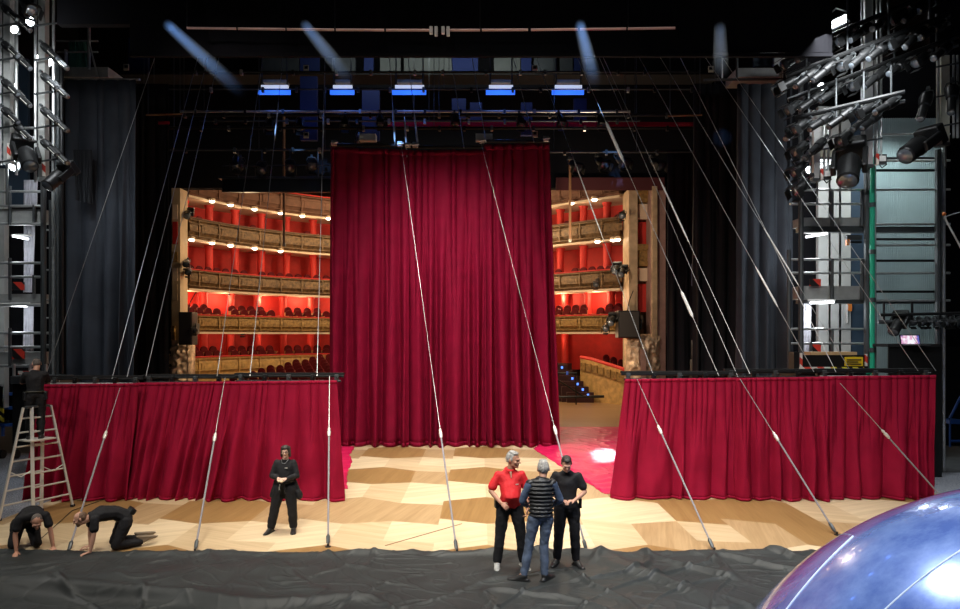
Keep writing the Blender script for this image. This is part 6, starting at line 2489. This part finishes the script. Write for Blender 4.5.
# galleries: the fluorescent tubes and lamps under the decks
for x, y, Y, p in ((14, 250, GY + .2, 14), (14, 318, GY + .2, 14), (815, 245, RGY + .5, 45), (820, 312, RGY + .5, 40), (825, 174, RGY + .5, 40), (15, 172, GY - .8, 25)):
    point('gallery_tube_light', P(x, y, Y), p, (.92, .97, 1), .15)
area('gallery_right_light', P(905, 122, RGY + .4), P(905, 330, RGY + 1.8), 2.0, 75, (.90, 1.0, .97), 2.4, sy=.4)
area('gallery_right_fill', P(850, 40, RGY - 3.0), P(860, 330, RGY + 1.5), 1.5, 150, (.95, .98, 1), 2.2)  # added fill from in front, belongs to no fitting
area('gallery_left_fill', P(20, 40, GY - 3.0), P(15, 300, GY + 1.5), 1.5, 80, (.95, .98, 1), 2.2)  # unseen fill on the left gallery, belongs to no fitting
point('floodlight_glow', P(858, 22, RGY + .6), 50, (.95, .98, 1), .2)
point('left_lamp_glow', P(22, 28, GY - 2.6), 30, (.95, .98, 1), .2)
# grey drapes at both sides catch some side light
spotlight('drape_light_left', P(60, 60, 17.0), P(100, 300, 20.6), 620, 1.0, (.85, .93, 1), .9, .3)
spotlight('drape_light_right', P(800, 60, 17.0), P(765, 300, 20.6), 180, 1.0, (.90, .94, 1), .9, .3)
spotlight('side_floor_left', (-11.5, 18.5, 12.0), (-10.5, 18.2, 0), 900, .75, (.86, .92, 1), .9, .3)  # added to brighten the left side floor, no fitting
spotlight('side_floor_right', (13.0, 17.5, 12.0), (12.5, 17.2, 0), 500, .6, (.86, .92, 1), .9, .3)  # added to brighten the right side floor, no fitting
spotlight('ladder_fill', (-9.5, 8.5, 9.5), (-9.1, 14.0, 2.2), 350, .35, (1, .95, .9), .9, .3)  # unseen fill added to lift the man on the ladder
spotlight('cloth_side_fill', (-15.5, 12.5, 6.5), (-1, 9.3, 0), 900, .62, (1, .97, .92), .8, .3)  # unseen grazing fill added to bring out the cloth creases
area('dome_fill', (6.5, 3.5, 15.5), (6, 6.5, 0), 9, 620, (.93, .96, 1), 1.1)  # unseen broad fill added to brighten the dome
spotlight('deck_fill_right', (8.5, 9.0, 13.5), P(850, 285, RGY), 900, .42, (.95, .98, 1), .8, .2)  # unseen fill added to brighten the right decks
spotlight('deck_fill_left', (-8.5, 9.0, 13.5), P(18, 300, GY), 800, .42, (.95, .98, 1), .8, .2)  # unseen fill added to brighten the left decks
# fly space floods
for x0, x1 in ((258, 290), (330, 354), (392, 426), (486, 515), (552, 584)):
    point('flood_glow', P((x0 + x1) / 2, 96, 26.6), 14, (.10, .25, 1.0), .2)
area('fly_gallery_light', P(440, 40, 27.0), P(440, 62, 30.2), 8, 95, (.9, 1, .95), 2.6, sy=.5)
# unseen lamp added over the dome, placed so its mirror image falls on the shell
_o = Vector((0, 0, CAMZ))
_c = Vector((cD.x, cD.y, zc))
_d = (P(948, 580, 10) - _o).normalized()
_b = (_o - _c).dot(_d)
_h = _o + _d * (-_b - math.sqrt(_b * _b - ((_o - _c).length_squared - Rd * Rd)))
_n = (_h - _c).normalized()
_r = _d - 2 * _d.dot(_n) * _n
area('dome_highlight_light', _h + _r * 9.0, _h, .8, 42, (.92, .96, 1), 1.2)
# beams of light in the stage haze
def haze_mat(l0, l1, dens):
    m = bpy.data.materials.new('stage haze')
    m.use_nodes = True
    nt = m.node_tree
    nt.nodes.remove(nt.nodes['Principled BSDF'])
    v = nt.nodes.new('ShaderNodeVolumeScatter')
    v.inputs['Color'].default_value = (.75, .88, 1, 1)
    tc = nt.nodes.new('ShaderNodeTexCoord')
    ln = nt.nodes.new('ShaderNodeVectorMath')
    ln.operation = 'LENGTH'
    nt.links.new(tc.outputs['Object'], ln.inputs[0])
    mr = nt.nodes.new('ShaderNodeMapRange')
    mr.interpolation_type = 'SMOOTHSTEP'
    mr.inputs['From Min'].default_value = l0 + (l1 - l0) * .25
    mr.inputs['From Max'].default_value = l1
    mr.inputs['To Min'].default_value = dens
    mr.inputs['To Max'].default_value = 0.0
    nt.links.new(ln.outputs['Value'], mr.inputs['Value'])
    nt.links.new(mr.outputs[0], v.inputs['Density'])
    v.inputs['Anisotropy'].default_value = .2
    nt.links.new(v.outputs[0], nt.nodes['Material Output'].inputs['Volume'])
    return m



for x, y, Y, tx, ty, TY, pw, a, bl, nm in ((168, 25, 12.0, 277, 125, 22.0, 48000, .022, 0.55, 'leftmost, above the left balconies'), (305, 25, 12.0, 395, 136, 22.0, 27000, .022, 0.38, 'above the left half of the tall curtain'),
                                       (580, 25, 12.0, 607, 131, 22.0, 48000, .022, 0.42, 'right of the tall curtain'), (720, 27, 12.0, 722, 130, 22.0, 7000, .022, 0.35, 'above the right drapes')):
    A, Bp = P(x, y, Y), P(tx, ty, TY)
    d = Bp - A
    L = d.length
    n = d.normalized()
    spotlight('beam_lamp', A - n * 4.0, Bp, pw, a * 2, (.22, .46, 1.0), .9, .03)
    n = d.normalized()
    mb = MB().cyl(n * 4.0, n * (4.0 + L * bl), 4.0 * math.tan(a * 1.15), (4.0 + L * bl) * math.tan(a * 1.15), n=24)
    o = mb.build('spot_haze_beam', haze_mat(4.0, 4.0 + L * bl, .12), None, True)
    o.location = A - n * 4.0
    tag(o, 'faint blue beam of light in the haze ' + nm, 'light beam', kind='stuff')
    

# auditorium
AW = (1.0, .72, .42)
for k, zz, pw, off in ((0, 10.45, 9, .25), (1, 8.25, 10, .25), (2, 5.72, 70, 1.35), (3, 3.45, 16, .9)):
    s = 1.2
    while s < HL[-1]:
        p, n = at_len(s, off)
        x = 480 + p.x * F / p.y
        if 160 < x < 350 or 530 < x < 660:
            point('balcony_glow', p + Vector((0, 0, zz)), pw, (1, .62, .36) if k != 2 else (1, .70, .40), .12)
        s += 2.3
area('house_light', (-4, 38.5, 14.5), (-4, 40, 2), 7, 1500, AW, 2.8)
area('house_left', (-4.0, 37.0, 9.0), (-13, 40.5, 5.5), 2.5, 250, AW, 2.6)
area('house_right', (-1.5, 38.0, 9.0), (6.8, 36.2, 5.5), 2.5, 330, AW, 2.6)
point('right_jamb_fill', (4.5, 30.0, 8.0), 420, (1, .78, .55), .3)  # added fill for the right jamb, hangs in the air unseen
point('right_jamb_low_fill', (4.4, 32.0, 3.9), 170, (1, .78, .55), .3)  # added low fill for the carving and parterre wall
point('left_jamb_light', (-11.0, 33.0, 8.5), 110, AW, .3)

SC.view_settings.view_transform = 'Standard'
SC.view_settings.look = 'None'
SC.view_settings.exposure = 0.0
SC.view_settings.gamma = 1.0
SC.view_settings.use_curve_mapping = False
SC.cycles.use_denoising = True
SC.cycles.max_bounces = 6
SC.cycles.diffuse_bounces = 3
SC.cycles.glossy_bounces = 3
SC.cycles.sample_clamp_indirect = 4.0
